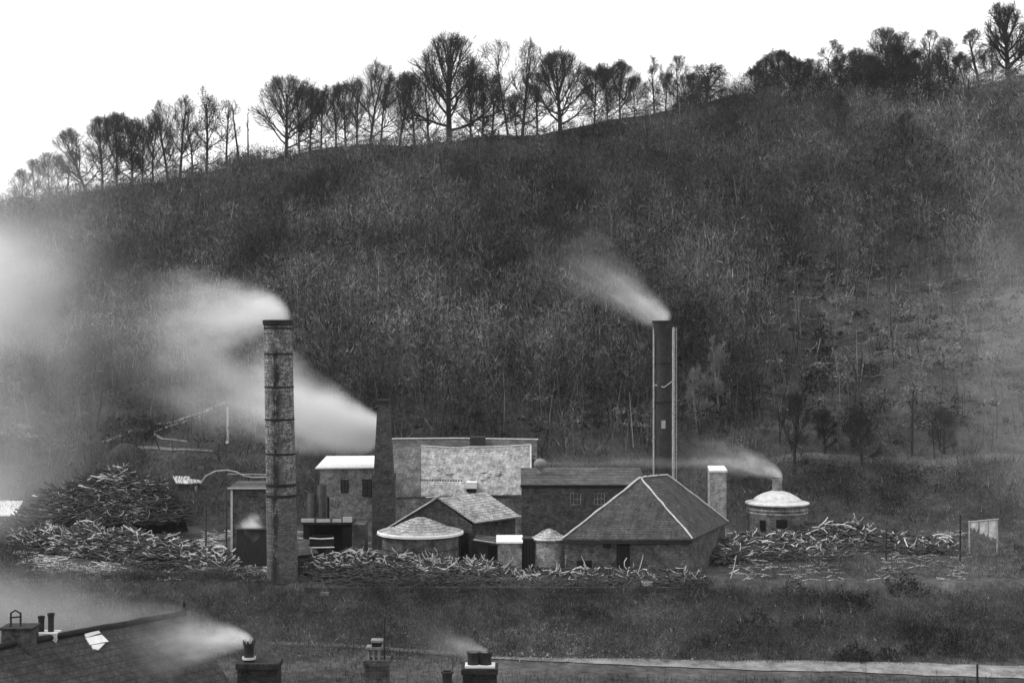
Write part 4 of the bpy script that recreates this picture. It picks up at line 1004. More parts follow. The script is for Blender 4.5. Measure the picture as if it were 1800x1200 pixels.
# rear shed whose ridge shows as a pale line
d = 124.; root = empty('rear_shed', (XX(815, d), d, GZ), 'low rear shed showing only a dark roof with a thin pale ridge', 'shed')
MB().box(XX(690, d), XX(940, d), d, d+4, GZ+.1, ZZ(800, d)).build('wall', M['darkbrick'], root)
m = MB(); m.slab([P(686, 806, d-.3), P(944, 806, d-.3), P(944, 772, d+3), P(686, 772, d+3)], (0, 0, -.1)); rf = m.build('roof', M['slatedark'], root)
MB().tube([P(684, 771, d+3), P(800, 770, d+3), P(946, 772, d+3)], .07, 5).build('ridge_tile', M['lead'], rf)
MB().box(XX(826, d+1), XX(853, d+1), d+.9, d+2.4, ZZ(783, d+1), ZZ(768, d+1)).build('louvre', M['board'], root)

# stone pier and domed kiln
d = 113.; x0, x1 = XX(1248, d), XX(1277, d)
root = empty('stone_pier', ((x0+x1)/2, d+.6, GZ), 'tall square stone stack with a white coping behind the hip roof', 'stack')
MB().box(x0, x1, d, d+1.3, GZ, ZZ(828, d)).build('shaft', M['piers'], root)
MB().slab([(x0-.05, d-.06, ZZ(826, d)), (x1+.07, d-.06, ZZ(826, d)), (x1+.02, d+1.35, ZZ(820.5, d)), (x0, d+1.35, ZZ(820.5, d))], (0, 0, -.16)).build('coping', M['white'], root)
d = 113.; c_ = (XX(1370, d), d+1.0); R_ = 2.5
root = empty('domed_kiln', (c_[0], c_[1], GZ), 'round kiln with a pale dome and a smoking stub chimney', 'kiln')
zE = ZZ(888, d-1.3); drum(c_[0], c_[1], R_*.96, GZ-.5, zE-.12).build('drum', M['drumbrick'], root)
MB().lathe(c_, [(R_*.9, zE-.1), (R_*1.02, zE-.1), (R_*1.02, zE+.0), (R_*.8, zE+.14)], 40).build('eave', M['dome'], root)
for z_ in (zE-.5, zE-.78): band(c_, R_*.955, z_, .09, .05, 40).build('band', M['piers'], root)
MB().lathe(c_, [(R_*.80, zE+.06), (R_*.72, zE+.28), (R_*.58, zE+.52), (R_*.42, zE+.72), (R_*.2, zE+.9), (.3, zE+.96)], 32, False, .03).build('dome', M['dome'], root)
st = MB().lathe(c_, [(.40, zE+.9), (.36, zE+1.75), (.44, zE+1.78), (.44, zE+1.9), (.3, zE+1.9), (.28, zE+1.2)], 16).build('flue', M['greywall'], root)
MB().lathe(c_, [(.36, zE+1.915), (.46, zE+1.915), (.46, zE+1.99), (.3, zE+1.99)], 16).build('rim', M['hole'], st)
m = MB(); m.box(c_[0]-.5, c_[0]+.35, c_[1]-2.5, c_[1]-2.2, GZ, zE-1.1); m.build('doorway', M['hole'], root)
m = MB(); m.box(c_[0]-1.7, c_[0]-1.3, c_[1]-2.1, c_[1]-1.6, zE-2.0, zE-1.2); m.build('opening', M['hole'], root)

# pale frame with sheets at the far right
d = 110.; root = empty('drying_rack', (XX(1729, d), d, tz(XX(1729, d), d)), 'pale wooden frame hung with ragged white sheets at the far right', 'drying frame')
gz = tz(XX(1729, d), d)
m = MB()
for px_ in (1704, 1753): m.tube([(XX(px_, d), d, gz), (XX(px_, d), d, ZZ(915, d))], .06, 6)
m.tube([P(1702, 917, d), P(1756, 912, d)], .06, 6); m.build('frame', M['pale_iron'], root)
m = MB(); rr = random.Random(8)
for a_, b_, lo in ((1706, 1720, 930), (1722, 1737, 938), (1738, 1753, 946)):
    pts = []
    for k in range(5): pts.append(P(a_+(b_-a_)*k/4, 916.5-(a_-1702)*.08, d-.02+.05*math.sin(k*2)))
    for k in range(4, -1, -1): pts.append(P(a_+(b_-a_)*k/4, lo+rr.uniform(-4, 5), d-.06+.06*math.sin(k*2)))
    m.slab(pts, (0, .03, 0))
m.build('sheet', M['lead'], root)
# low white roof at the left edge
d = 122.; root = empty('edge_shed', (XX(-10, d), d, GZ), 'low shed with a white roof cut by the left edge of the picture', 'shed')
MB().box(XX(-75, d), XX(30, d), d, d+4, GZ-.2, ZZ(905, d)).build('wall', M['greywall'], root)
MB().slab([P(-80, 906, d-.2), P(26, 905, d-.2), P(40, 880, d+3.5), P(-70, 877, d+3.5)], (0, 0, -.1)).build('roof', M['white'], root)
# small pale sheet roof
d = 131.; gz_ = tz(XX(330, d), d)
root = empty('sheet_roofed_hut', (XX(330, d), d, gz_), 'tiny hut under a crumpled white sheet roof left of the trestle', 'hut')
MB().box(XX(312, d), XX(348, d), d, d+1.6, gz_-.5, ZZ(850, d)).build('wall', M['darkbrick'], root)
m = MB(); m.slab([P(309, 848, d-.2), P(330, 849, d-.2), P(334, 837, d+1.8), P(304, 836, d+1.8)], (0, 0, -.08)); m.slab([P(330.3, 849, d-.2), P(356, 847, d-.2), P(350, 843, d+1.2), P(334, 841, d+1.2)], (0, 0, -.08)); m.build('roof', M['tin'], root)
MB().box(XX(343, d), XX(347, d), d-.1, d-.004, ZZ(862, d), ZZ(853, d)).build('post', M['white'], root)

# lean-to behind the tall stack
d = 108.; x0, x1 = XX(407, d), XX(480, d)
root = empty('corner_post_shed', ((x0+x1)/2, d+1.5, GZ), 'grey shed with a pale corner post and pale top rail behind the tall chimney', 'shed')
MB().box(x0+.05, x1, d, d+3.5, GZ-.1, ZZ(860, d)).build('wall', M['midbrick'], root)
MB().box(x0-.05, x0+.1, d-.12, d-.004, GZ-.1, ZZ(857.5, d)).build('corner_post', M['post'], root)
MB().slab([(x0-.25, d-.2, ZZ(857, d)), (x1+.1, d-.2, ZZ(857, d)), (x1+.1, d+3.6, ZZ(853, d)), (x0-.25, d+3.6, ZZ(853, d))], (0, 0, -.13)).build('roof', M['slatedark'], root)
MB().box(x0-.27, x1+.1, d-.27, d-.205, ZZ(858.5, d), ZZ(856, d)).build('top_rail', M['post'], root)
m = MB(); m.box(x0+.5, x0+2.2, d-.03, d+.3, GZ, ZZ(932, d)); m.build('doorway', M['hole'], root)
# rail trestle
d = 113.; root = empty('rail_trestle', (XX(415, d), d, GZ), 'light curved timber rails of a small trestle left of the tall chimney', 'trestle')
m = MB()
m.tube([P(352, 850, d), P(362, 836, d), P(378, 828, d), P(398, 826, d), P(415, 829, d), P(428, 836, d), P(445, 839, d), P(470, 838, d)], .07, 6)
m.tube([P(398, 833, d+.5), P(420, 833, d+.5), P(470, 834, d+.5)], .05, 6); m.build('rail', M['pale_iron'], root)
m = MB()
for px_, py_ in ((362, 836), (398, 828), (437, 836), (466, 838)): m.tube([P(px_, py_, d+.2), (XX(px_, d+.2), d+.2, GZ)], .08, 6)
m.build('post', M['logdull'], root)
p_ = G(400, 779, 122); d = p_.y; z_ = p_.z
root = empty('pale_pole', (XX(400, d), d, z_), 'thin pale upright pole standing above the trestle', 'pole')
MB().tube([(XX(400.5, d), d, z_-.1), (XX(400, d), d, ZZ(715, d))], [.13, .08], 6).build('shaft', M['post'], root)
MB().tube([(XX(399.2, d), d-.1, ZZ(779, d)), (XX(399.2, d), d-.1, ZZ(775, d))], .2, 8).build('collar', M['white'], root)

# open dark shed and boiler stacks
d = 103.5; root = empty('open_shed', (XX(580, d), d+1, GZ), 'open black mouthed shed with a broken pale eave in the middle left of the yard', 'shed')
m = MB(); m.box(XX(532, d), XX(617, d), d+2.2, d+2.4, GZ, ZZ(920, d)); m.box(XX(532, d), XX(545, d), d+.3, d+2.19, ZZ(950, d), ZZ(920, d)); m.box(XX(601, d), XX(617, d), d+.3, d+2.19, GZ, ZZ(920, d)); m.build('wall', M['hole'], root)
MB().box(XX(618, d), XX(641, d), d+.25, d+2.4, GZ-.1, ZZ(922, d)).build('side_wall', M['midbrick'], root)
m = MB(); m.slab([(XX(530, d), d, ZZ(918, d)), (XX(619, d), d, ZZ(918, d)), (XX(619, d), d+2.6, ZZ(910, d+2.6)), (XX(530, d), d+2.6, ZZ(910, d+2.6))], (0, 0, -.15)); m.build('roof', M['board'], root)
m = MB()
for a_, b_, t0 in ((530, 552, 0), (557, 580, 1), (585, 600, 1), (603, 619, -3)): MB().box(XX(a_, d), XX(b_, d), d-.12, d-.004, ZZ(917, d), ZZ(911+t0, d)).build('eave_board', M['post'], root)
d = 107.; root = empty('boiler_stacks', (XX(560, d), d, GZ), 'pair of dark upright boiler casings with a thin black pipe behind the open shed', 'boiler')
for a_, b_, t0 in ((540, 556, 868), (558, 574, 852)): MB().lathe((XX((a_+b_)/2, d), d), [((b_-a_)/2*d/F, GZ), ((b_-a_)/2*d/F, ZZ(t0, d)), (.1, ZZ(t0-2, d))], 16, True).build('casing', M['iron'], root)
MB().tube([(XX(578.5, d), d-.5, ZZ(925, d)), (XX(578.5, d), d-.5, ZZ(872, d))], .09, 8).build('pipe', M['hole'], root)
# tipping tub
d = 100.5; root = empty('tipping_tub', (XX(564, d), d, GZ), 'pale rimmed tipping tub standing before the open dark shed', 'tub')
x0, x1, x2, x3 = XX(545, d), XX(584, d), XX(540, d), XX(588, d)
m = MB(); m.slab([(x0, d, ZZ(946, d)), (x1, d, ZZ(946, d)), (x3-.2, d-.1, ZZ(962, d)), (x2+.15, d-.1, ZZ(962, d))], (0, .08, 0)); m.box(x0+.02, x0+.08, d+.09, d+1.1, ZZ(960, d), ZZ(946, d)); m.box(x1-.08, x1-.02, d+.09, d+1.1, ZZ(960, d), ZZ(946, d)); m.box(x0, x1, d+1.11, d+1.2, ZZ(960, d), ZZ(944, d)); m.build('body', M['hole'], root)
m = MB(); m.tube([(x0-.05, d, ZZ(945.5, d)), ((x0+x1)/2, d, ZZ(947, d)), (x1+.1, d, ZZ(945.5, d))], .055, 6); m.tube([(x2, d-.12, ZZ(962, d)), (x3, d-.12, ZZ(961, d))], .055, 6); m.build('rim', M['lead'], root)
for px_ in (552, 578):
    MB().tube([(XX(px_, d), d-.05, ZZ(970, d)), (XX(px_, d), d+.05, ZZ(970, d))], .26, 14).build('wheel', M['iron'], root)
# little gabled roof at the foot of the stack
d = 99.5; a_ = P(492, 941, d+1.3); f0 = P(517, 979, d-.6); f1 = P(607, 966, d+.9); r1 = P(545, 948, d+2.9)
root = empty('low_store', (XX(520, d), d+1, GZ), 'low store with a grey sloping roof at the foot of the tall chimney', 'store')
MB().slab([a_, f0, P(560, 972, d+.1), r1], (0, 0, -.1)).build('roof', M['slate'], root)
m = MB(); m.tube([a_+Vector((0, -.06, 0)), f0+Vector((0, -.06, 0)), P(560, 972.5, d+.04)], .06, 5); m.build('barge_board', M['hole'], root)
m = MB(); m.add([f0+Vector((0, .2, -.1)), P(560, 973, d+.25), Vector((XX(560, d), d+.25, GZ)), Vector((f0.x, f0.y+.2, GZ))], [(0, 1, 2, 3)])
m.add([a_+Vector((0, .1, -.12)), f0+Vector((0, .2, -.12)), Vector((f0.x, f0.y+.2, GZ)), Vector((a_.x, a_.y+.1, GZ))], [(0, 1, 2, 3)]); m.build('wall', M['midbrick'], root)
# dark tank by the corner post
d = 104.; root = empty('dark_tank', (XX(442, d), d+1, GZ), 'dark square tank giving off a puff of steam left of the tall chimney', 'tank')
MB().box(XX(416, d), XX(468, d), d, d+2.2, GZ-.1, ZZ(932, d)).build('body', M['board'], root)
m = MB(); m.box(XX(414, d), XX(470, d), d-.08, d+2.28, ZZ(931.8, d), ZZ(929.5, d)); m.build('rim', M['board'], root)
# retaining wall under the yard edge
pts = [(536, 1030), (700, 1036), (900, 1038), (1230, 1038)]
m = MB(); d = 96.35
for (a_, _), (b_, _) in zip(pts, pts[1:]): m.box(XX(a_, d), XX(b_, d)-.01, d-.02*(a_ % 3), d+.6, -17.9, -16.62-(.05 if a_ % 200 else 0))
o = m.build('retaining_wall', M['darkbrick']); tag(o, 'low dark retaining wall along the front edge of the yard', 'wall')
# loose sheets and crates lying in front (pale spots)
for i, (px_, py_, w__, lb) in enumerate([(573, 1003, 14, 'white crate lid lying left of the log heap before the open shed'), (573, 1028, 14, 'pale board lying on the bank below the log heap'),
                                  (424, 1008, 16, 'small pale crate at the right end of the long left heap'), (1136, 1018, 18, 'white board propped on the low heap under the hip roofed shed')]):
    p = G(px_, py_+5, 94); p.y -= .6; p.z = tz(p.x, p.y); s_ = p.y/F
    root = empty('crate', p, lb, 'crate', 'pale crates and boards lying about'); m = MB(); hh = .22
    m.box(p.x-w__/2*s_, p.x+w__/2*s_, p.y-.15, p.y+.25, p.z, p.z+hh); m.build('box', M['white'], root)
    m = MB(); m.box(p.x-w__/2*s_-.03, p.x+w__/2*s_+.03, p.y-.18, p.y+.28, p.z+hh+.004, p.z+hh+.05); m.build('lid', M['post'], root)
for px_, base_, top_, lb in ((1718, 1204, 1168, 'dark post beside the road near the right edge'), (1688, 975, 905, 'dark stake at the right end of the far log heap'), (1558, 1000, 930, 'dark stake standing in the dark heap of poles')):
    p = G(px_, base_, 60) if base_ > 1100 else P(px_, base_, 106)
    if base_ < 1100: p.z = tz(p.x, p.y)
    d = p.y; root = empty('post', p, lb, 'post', 'dark posts')
    MB().tube([(p.x, d, p.z-.2), (p.x, d, ZZ(top_, d))], [.07, .055], 6).build('shaft', M['bark'], root)
    MB().tube([(p.x, d, ZZ(top_, d)), (p.x, d, ZZ(top_, d)+.06)], [.075, .03], 6).build('cap', M['bark'], root)

rnd = random.Random(77)
for k in range(16):
    px_ = rnd.choice([655, 662, 700, 845, 852, 868, 930, 1040, 1120, 1250, 1262, 640, 625, 500, 524, 1290])+rnd.uniform(-6, 6); d = rnd.uniform(98.2, 99.4); L_ = rnd.uniform(.8, 2.0); a2 = rnd.gauss(0, .35)
    z_ = tz(XX(px_, d), d)
    o = MB().tube([(0, 0, 0), (L_*math.sin(a2)*.5+.04, .02, L_*.5), (L_*math.sin(a2), .1, L_*math.cos(a2))], [.04, .035, .025], 5).build('leaning_pole', M['logdull'] if k % 3 else M['post'], None, (0, 0, 0)); o.location = (XX(px_, d), d, z_)
    tag(o, 'rough pole standing aslant among the kilns and sheds', 'pole', 'rough poles standing about the yard')
for px_, d, lb in ((856, 99.0, 'dark barrel standing before the dark lean to'), (1070, 99.0, 'dark barrel left of the tall doorway of the hip roofed shed'), (1195, 98.8, 'dark barrel near the right corner of the hip roofed shed'), (652, 100.5, 'dark barrel at the left side of the cone roofed kiln')):
    c_ = (XX(px_, d), d); z_ = tz(*c_); root = empty('barrel', (c_[0], d, z_), lb, 'barrel', 'barrels in the yard')
    MB().lathe(c_, [(.24, z_), (.31, z_+.3), (.32, z_+.45), (.31, z_+.6), (.25, z_+.88), (.0, z_+.86)], 14, True).build('body', M['board'], root)
    for h_ in (.15, .72): MB().lathe(c_, [(.285, z_+h_), (.30, z_+h_), (.30, z_+h_+.05), (.285, z_+h_+.05)], 14).build('hoop', M['lead'], root)

# ---------------------------------------------------------------- houses in front
gz = -20.3
RA = Vector((-17.3-1.6, 46.1, -10.36)); RB = Vector((XX(326, 54.2), 54.2, ZZ(1078, 54.2)))
down = Vector((3.1, -2.5, -3.4))
root = empty('near_house', ((RA.x+RB.x)/2, (RA.y+RB.y)/2, gz), 'house in the lower left corner with a long dark slate roof', 'house')
m = MB(); K_ = 1.5
c1, c2 = RA+down*K_, RB+down*K_
m.slab([RA, c1, c2, RB], (0, 0, -.14)); up_ = Vector((-3.1, 2.5, -3.4))*K_
m.slab([RB-Vector((0, 0, .002)), RB+up_, RA+up_, RA-Vector((0, 0, .002))], (0, 0, -.14)); rf = m.build('roof', M['slatenear'], root)
MB().tube([RA.lerp(RB, k/20)+Vector((0, 0, .05+random.gauss(0, .012))) for k in range(21)], .11, 7).build('ridge_tile', M['soot'], rf)
m = MB(); wp = [RA+down*K_*.93, RB+down*K_*.93, RB+up_*.93, RA+up_*.93]
m.prism([(p.x, p.y) for p in wp], gz-.3, c1.z+.15)
for q in (RA.lerp(RB, .02), RB.lerp(RA, .02)):
    a1 = q+down*K_*.9; a2 = q+up_*.9; m.slab([q-Vector((0, 0, .2)), Vector((a1.x, a1.y, c1.z+.14)), Vector((a2.x, a2.y, c1.z+.14))], (RB-RA).normalized()*.2)
m.build('wall', M['nearbrickpale'], root)
m = MB(); m.tube([RA+Vector((0, 0, .03)), c1+Vector((0, 0, .03))], .09, 6); m.build('verge', M['lead'], rf)
m = MB(); q = RB; m.lathe((q.x-.05, q.y), [(.12, q.z-.1), (.11, q.z+.18), (.05, q.z+.22), (.05, q.z+.34), (.09, q.z+.38), (.04, q.z+.46), (.01, q.z+.5)], 10); m.build('finial', M['soot'], rf)
# white patch of slipped slates / skylight on that slope
nrm = (RB-RA).cross(down).normalized(); nrm = nrm if nrm.z > 0 else -nrm
def onroof(px_, py_):
    dr_ = Vector(((px_-900)/F, 1, (600-py_)/F)); t_ = RA.dot(nrm)/dr_.dot(nrm); return dr_*t_
m = MB()
for q in (((148, 1115), (172, 1108), (176, 1113), (150, 1121)), ((150, 1122), (178, 1116), (190, 1128), (158, 1134)), ((160, 1135), (184, 1131), (172, 1143), (163, 1141))):
    m.slab([onroof(*p)+nrm*.05 for p in q], nrm*-.045)
m.build('slate_patch', M['white'], root)

def pot(m, c, z0, h, r, crown=False, n=12):
    prof = [(r*.9, z0), (r*.85, z0+h*.5), (r*.95, z0+h*.85), (r*1.08, z0+h*.88), (r*1.08, z0+h), (r*.8, z0+h), (r*.78, z0+h*.3)]
    m.lathe(c, prof, n)
    if crown:
        for k in range(8):
            a_ = 2*math.pi*k/8; m.tube([(c[0]+r*.95*math.cos(a_), c[1]+r*.95*math.sin(a_), z0+h*.97), (c[0]+r*1.1*math.cos(a_), c[1]+r*1.1*math.sin(a_), z0+h*1.16)], [r*.2, r*.08], 4)
    return m
# chimney on the near house ridge (far left): brick block with wire cage, two dark pots
d = 48.6; p0, p1 = P(4, 1132, d), P(56, 1132, d)
root = empty('ridge_chimney', ((p0.x+p1.x)/2, d, p0.z), 'broad pale brick chimney block with a wire frame on top at the far left', 'chimney')
MB().box(p0.x, p1.x, d-.1, d+.7, ZZ(1150, d), ZZ(1106, d)).build('stack', M['nearbrickpale'], root)
MB().box(p0.x-.06, p1.x+.06, d-.16, d+.76, ZZ(1106, d)+.002, ZZ(1102, d)).build('coping', M['nearbrick'], root)
m = MB()
for px_ in (19, 36): m.tube([P(px_, 1102, d+.2), P(px_, 1076, d+.2)], .035, 5)
m.tube([P(17, 1085, d+.2), P(38, 1083, d+.2)], .03, 5); m.tube([P(19, 1077, d+.2), P(27, 1072, d+.2), P(36, 1077, d+.2)], .03, 5); m.build('frame', M['pot'], root)
d = 49.8; root = empty('twin_pots', P(80, 1112, d), 'two dark chimney pots side by side on the left house ridge', 'chimney')
MB().box(XX(61, d), XX(102, d), d-.2, d+.4, ZZ(1132, d), ZZ(1110.5, d)).build('base', M['lead'], root)
for px_, tp in ((71, 1083), (88, 1078)): pot(MB(), (XX(px_, d), d+.1), ZZ(1110, d), ZZ(tp, d)-ZZ(1110, d), .115).build('pot', M['pot'], root)

def house(name, cx, cy, hx, hy, ridge, eave, rot, label, mat='slatenear'):
    root = empty(name, (cx, cy, gz), label, 'house'); ca, sa = math.cos(rot), math.sin(rot)
    def q(x_, y_, z_): return Vector((cx+x_*ca-y_*sa, cy+x_*sa+y_*ca, z_))
    MB().prism([(q(a_, b_, 0).x, q(a_, b_, 0).y) for a_, b_ in ((-hx, -hy), (hx, -hy), (hx, hy), (-hx, hy))], gz-.3, eave-.1).build('wall', M['nearbrickpale'], root)
    m = MB(); o_ = .25
    m.slab([q(-hx-o_, -hy-o_, eave-.15), q(hx+o_, -hy-o_, eave-.15), q(hx+o_, 0, ridge), q(-hx-o_, 0, ridge)], (0, 0, -.12))
    m.slab([q(hx+o_, hy+o_, eave-.15), q(-hx-o_, hy+o_, eave-.15), q(-hx-o_, 0, ridge), q(hx+o_, 0, ridge)], (0, 0, -.12))
    rf = m.build('roof', M[mat], root); MB().tube([q(-hx-o_, 0, ridge+.04), q(hx+o_, 0, ridge+.04)], .1, 7).build('ridge_tile', M['soot'], rf)
    for sg in (-1, 1): MB().slab([q(sg*(hx-.01), -hy, eave-.1), q(sg*(hx-.01), hy, eave-.1), q(sg*(hx-.01), 0, ridge-.16)], q(-sg*.2, 0, 0)-q(0, 0, 0)).build('gable', M['nearbrickpale'], root)
    return root
house('terrace_house', -5.6, 48.6, 5.6, 3, -12.9, -15.2, .05, 'house whose roof lies just below the bottom edge of the picture')

def stack(px0, px1, top_, d, label, mat, coping, dep=.7):
    x0, x1 = XX(px0, d), XX(px1, d); root = empty('near_chimney', ((x0+x1)/2, d+dep/2, -13.2), label, 'chimney', 'chimneys of the near houses')
    MB().box(x0, x1, d, d+dep, -13.6, ZZ(top_, d)-.2).build('stack', M[mat], root)
    MB().box(x0-.05, x1+.05, d-.05, d+dep+.05, ZZ(top_, d)-.198, ZZ(top_, d)).build('coping', M[coping], root)
    return root
d = 49.
r_ = stack(417, 487, 1166, d, 'black near chimney with one crown topped pot pouring white smoke', 'nearbrick', 'nearbrick', .9)
pot(MB(), (XX(434, d), d+.4), ZZ(1166, d)+.002, .64, .19, True).build('pot', M['pot'], r_)
m = MB(); m.lathe((XX(434, d), d+.4), [(.2, ZZ(1162, d)), (.24, ZZ(1162, d)), (.24, ZZ(1158, d)), (.2, ZZ(1158, d))], 12); m.build('pot_ring', M['lead'], r_)
d = 50.
r_ = stack(641, 682, 1160, d, 'grey near chimney with pale slab cowl and a thin mast', 'nearbrickpale', 'nearbrickpale', .7)
m = MB(); z1 = ZZ(1160, d)
for px_ in (647, 656, 665): m.box(XX(px_-1.6, d), XX(px_+1.6, d), d+.1, d+.5, z1+.002, z1+.36)
m.build('cowl_leg', M['cowl'], r_)
MB().box(XX(643, d), XX(671, d), d+.05, d+.55, z1+.363, z1+.44).build('cowl_slab', M['cowl'], r_)
MB().box(XX(651, d), XX(672, d), d+.1, d+.5, ZZ(1130, d), ZZ(1126, d)).build('cowl_slab', M['cowl'], r_)
MB().box(XX(653, d), XX(669, d), d+.12, d+.48, z1+.442, ZZ(1130.2, d)).build('cowl_box', M['nearbrick'], r_)
MB().tube([(XX(675.5, d), d+.1, z1-.8), (XX(675.5, d), d+.1, ZZ(1084, d))], [.04, .025], 6).build('mast', M['pot'], r_)
r_ = stack(813, 873, 1175, d, 'black near chimney with a fat double pot and pale ring, right of the mast', 'nearbrick', 'nearbrick', .9)
for px_ in (832, 853): pot(MB(), (XX(px_, d), d+.4), ZZ(1172, d)+.002, .46, .25).build('pot', M['pot'], r_)
m = MB(); m.box(XX(817, d), XX(870, d), d+.1, d+.7, ZZ(1175, d)+.002, ZZ(1171, d)); m.build('pot_base', M['white'], r_)
d = 49.4; root = empty('lone_pot', P(786, 1205, d), 'single dark pot just left of the black chimney with the fat double pot', 'chimney', 'chimneys of the near houses')
MB().box(XX(772, d), XX(800, d), d-.3, d+.4, -13.6, ZZ(1206, d)).build('stack', M['nearbrick'], root)
pot(MB(), (XX(786, d), d), ZZ(1206, d)+.002, ZZ(1179, d)-ZZ(1206, d), .2).build('pot', M['pot'], root)

# ---------------------------------------------------------------- smoke and added edge fades
def plume(name, label, start, end, r0, r1, dens, bend, fade=1.2, pw=.8, ns=1.0, edge=1.2, thr=(.25, .75), dil=1.0, step=1.0, ramp=.03, warp=3.0):
    """drifting smoke and the added edge fades: a closed hull round a bent spine, density thinning outward and downwind"""
    s0, e0 = Vector(start), Vector(end); ax = (e0-s0); L = ax.length; q = ax.to_track_quat('X', 'Z')
    m = MB(); N = 22; n_ = 18; vs = []
    for i in range(N+1):
        t_ = i/N; r_ = r0+(r1-r0)*t_**pw; cz = bend*(math.sqrt(t_)-t_)*4
        for k in range(n_):
            a_ = 2*math.pi*k/n_; vs.append((t_*L, r_*math.cos(a_)*1.0, cz+r_*math.sin(a_)))
    fs = [(i*n_+k, i*n_+(k+1) % n_, (i+1)*n_+(k+1) % n_, (i+1)*n_+k) for i in range(N) for k in range(n_)]
    fs += [tuple(range(n_-1, -1, -1)), tuple(N*n_+k for k in range(n_))]
    me = bpy.data.meshes.new(name); me.from_pydata(vs, [], fs); o = bpy.data.objects.new(name, me); COL.objects.link(o)
    o.location = s0; o.rotation_mode = 'QUATERNION'; o.rotation_quaternion = q
    t = NT(name+'_volume'); tcn = t.n('ShaderNodeTexCoord'); sx = t.n('ShaderNodeSeparateXYZ'); t.l(tcn.outputs['Object'], sx.inputs[0])
    tt_ = t.math('DIVIDE', sx.outputs[0], L, clamp=True)
    rr_ = t.math('ADD', r0, t.math('MULTIPLY', t.math('POWER', tt_, pw), r1-r0))
    cz = t.math('MULTIPLY', t.math('SUBTRACT', t.math('SQRT', tt_), tt_), bend*4)
    wv = t.noise(ns*.9, 4, .65, vec=tcn.outputs['Object'], stretch=(.5, 1, 1)); wu = t.noise(ns*1.1+.13, 4, .65, vec=tcn.outputs['Object'], stretch=(.6, 1, 1.1))
    dz = t.math('ADD', t.math('SUBTRACT', sx.outputs[2], cz), t.math('MULTIPLY', t.math('MULTIPLY', t.math('SUBTRACT', wv, .5), warp), t.math('MULTIPLY', rr_, tt_)))
    dy = t.math('ADD', sx.outputs[1], t.math('MULTIPLY', t.math('MULTIPLY', t.math('SUBTRACT', wu, .5), warp), t.math('MULTIPLY', rr_, tt_)))
    rho = t.math('DIVIDE', t.math('ADD', t.math('MULTIPLY', dz, dz), t.math('MULTIPLY', dy, dy)), t.math('MULTIPLY', rr_, rr_))
    fal = t.math('POWER', t.math('SUBTRACT', 1.0, rho, clamp=True), edge)
    fd = t.math('MULTIPLY', t.math('POWER', t.math('SUBTRACT', 1.0, tt_, clamp=True), fade), t.rng(tt_, 0, ramp, .0, 1))
    dl = t.math('POWER', t.math('DIVIDE', r0, rr_), dil)
    nz = t.noise(ns*1.6, 5, .65, vec=tcn.outputs['Object'], stretch=(.45, 1, 1))
    de = t.math('MULTIPLY', t.math('MULTIPLY', fal, fd), t.math('MULTIPLY', dl, t.math('MULTIPLY', t.rng(nz, thr[0], thr[1], 0.15, 1.5), dens)))
    pv = t.n('ShaderNodeVolumePrincipled'); pv.inputs['Color'].default_value = (.97, .97, .97, 1); pv.inputs['Anisotropy'].default_value = .1
    t.l(de, pv.inputs['Density']); t.l(pv.outputs[0], t.out.inputs['Volume'])
    t.m.cycles.volume_step_rate = step
    me.materials.append(t.m); tag(o, label, 'smoke', kind='stuff'); return o

plume('smoke', 'white smoke pouring left off the tall round chimney', P(502, 562, 98), P(180, 600, 107), .85, 6.6, 3.4, .85, 1.9, .72, .4, edge=2.2, dil=1.25, thr=(.3, .68))
plume('smoke', 'dense white smoke fanning left from the short square chimney', P(668, 760, 115.2), P(200, 590, 109), 1.6, 8.0, 6.0, -.6, 1.9, .85, .3, edge=2.2, dil=1.75, ramp=.015, thr=(.3, .68))
plume('smoke', 'thin smoke slanting up left from the iron chimney', P(1174, 568, 117), P(920, 390, 122), .95, 5.4, 1.7, .0, 2.4, .9, .6, edge=2.0, dil=1.4, thr=(.34, .66))
plume('smoke', 'curl of smoke blown left from the domed kiln', P(1375, 849, 113.6), P(1170, 795, 115), .42, 2.8, 3.4, .85, 1.7, .8, .9, edge=2.0, dil=1.3, thr=(.34, .66))
plume('smoke', 'white smoke blown left from the crown topped pot', P(444, 1131, 49.4), P(190, 1140, 52), .22, 2.4, 8, .22, 1.8, .9, 1.1, edge=2.0, dil=1.15, thr=(.34, .66))
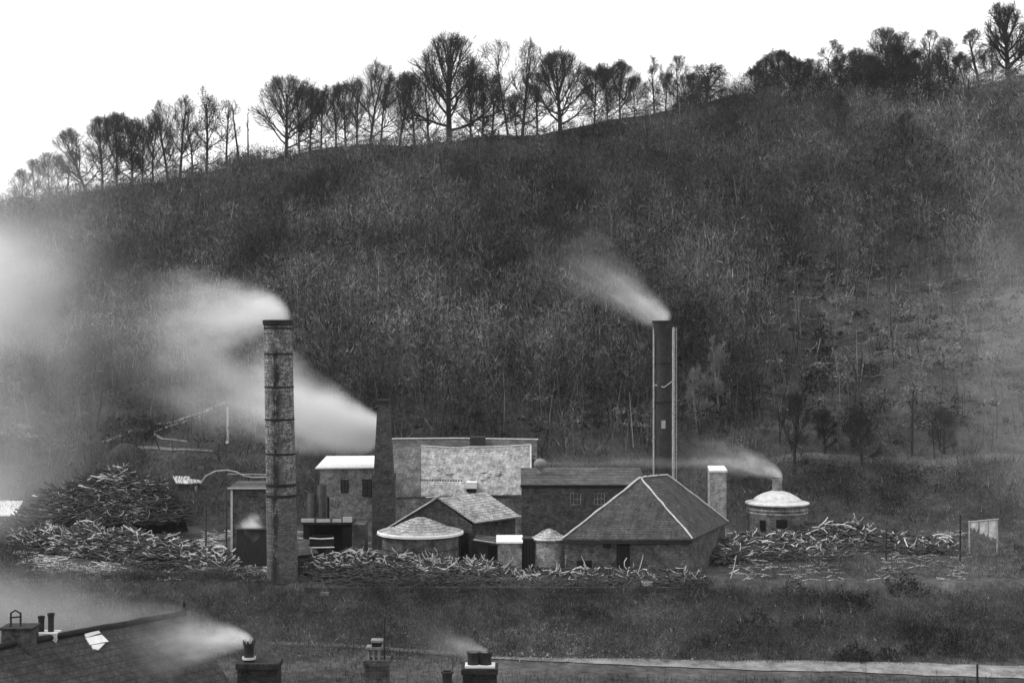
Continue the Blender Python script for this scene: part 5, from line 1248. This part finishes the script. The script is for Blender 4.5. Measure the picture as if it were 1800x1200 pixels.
plume('smoke', 'small puff of smoke from the fat double pot', P(858, 1152, 50.4), P(700, 1108, 51), .22, 1.4, 3.6, .03, 2.0, .9, 1.6, edge=2.0, dil=1.2, thr=(.34, .66))
plume('smoke', 'steam rising off the dark tank', P(455, 950, 104.6), P(428, 912, 105), .8, 1.1, 7, .1, 1.2, .9, 1.6, edge=1.8, dil=0)
plume('smoke', 'level veil of smoke drifting over the roofs from the domed kiln', P(1345, 812, 114), P(900, 815, 119), .6, .8, .24, .0, .5, .9, .5, edge=1.8, dil=0)
plume('pale_bank', 'added pale fade thinning out along the left edge of the valley', P(-60, 580, 120), P(340, 580, 116), 24, 18, .066, .0, 4.6, 1.0, .09, edge=1.3, dil=0, thr=(.36, .62), warp=1.6)  # added volume imitating the pale fade at the left picture edge
plume('pale_bank', 'brighter knot of the added pale fade on the left edge of the hillside', P(-70, 500, 122), P(190, 470, 122), 8.5, 8.5, .42, .0, 3.2, .9, .13, edge=2.0, dil=0, thr=(.34, .64), warp=2.4)  # denser added volume where the left edge fade is brightest
plume('pale_bank', 'white part of the added pale fade at the left end of the yard', P(-70, 890, 114), P(150, 880, 114), 4.5, 4.0, .25, .0, 2.6, .9, .2, edge=2.0, dil=0, thr=(.34, .64), warp=2.4)  # added volume whitening the lower part of the left edge
plume('pale_bank', 'low drift of smoke over the near roof', P(-90, 1060, 60), P(400, 1130, 58), 2.4, 1.8, .24, .0, .9, .9, .3, edge=1.6, dil=0)
plume('pale_bank', 'thin added pale fade along the right edge of the slope', P(1880, 640, 124), P(1480, 620, 124), 22, 16, .016, .0, 3.0, 1.0, .09, edge=1.3, dil=0, thr=(.36, .62), warp=1.6)  # added volume imitating the weaker pale fade at the right edge

# ---------------------------------------------------------------- air
t = NT('haze_air'); pv = t.n('ShaderNodeVolumePrincipled'); pv.inputs['Color'].default_value = (.95, .95, .95, 1); pv.inputs['Density'].default_value = .00010
t.l(pv.outputs[0], t.out.inputs['Volume'])
o = MB().box(-275, 275, -70, 720, -75, 75).build('haze', t.m); tag(o, 'thin grey air between the viewer and the hillside', 'haze', kind='stuff')
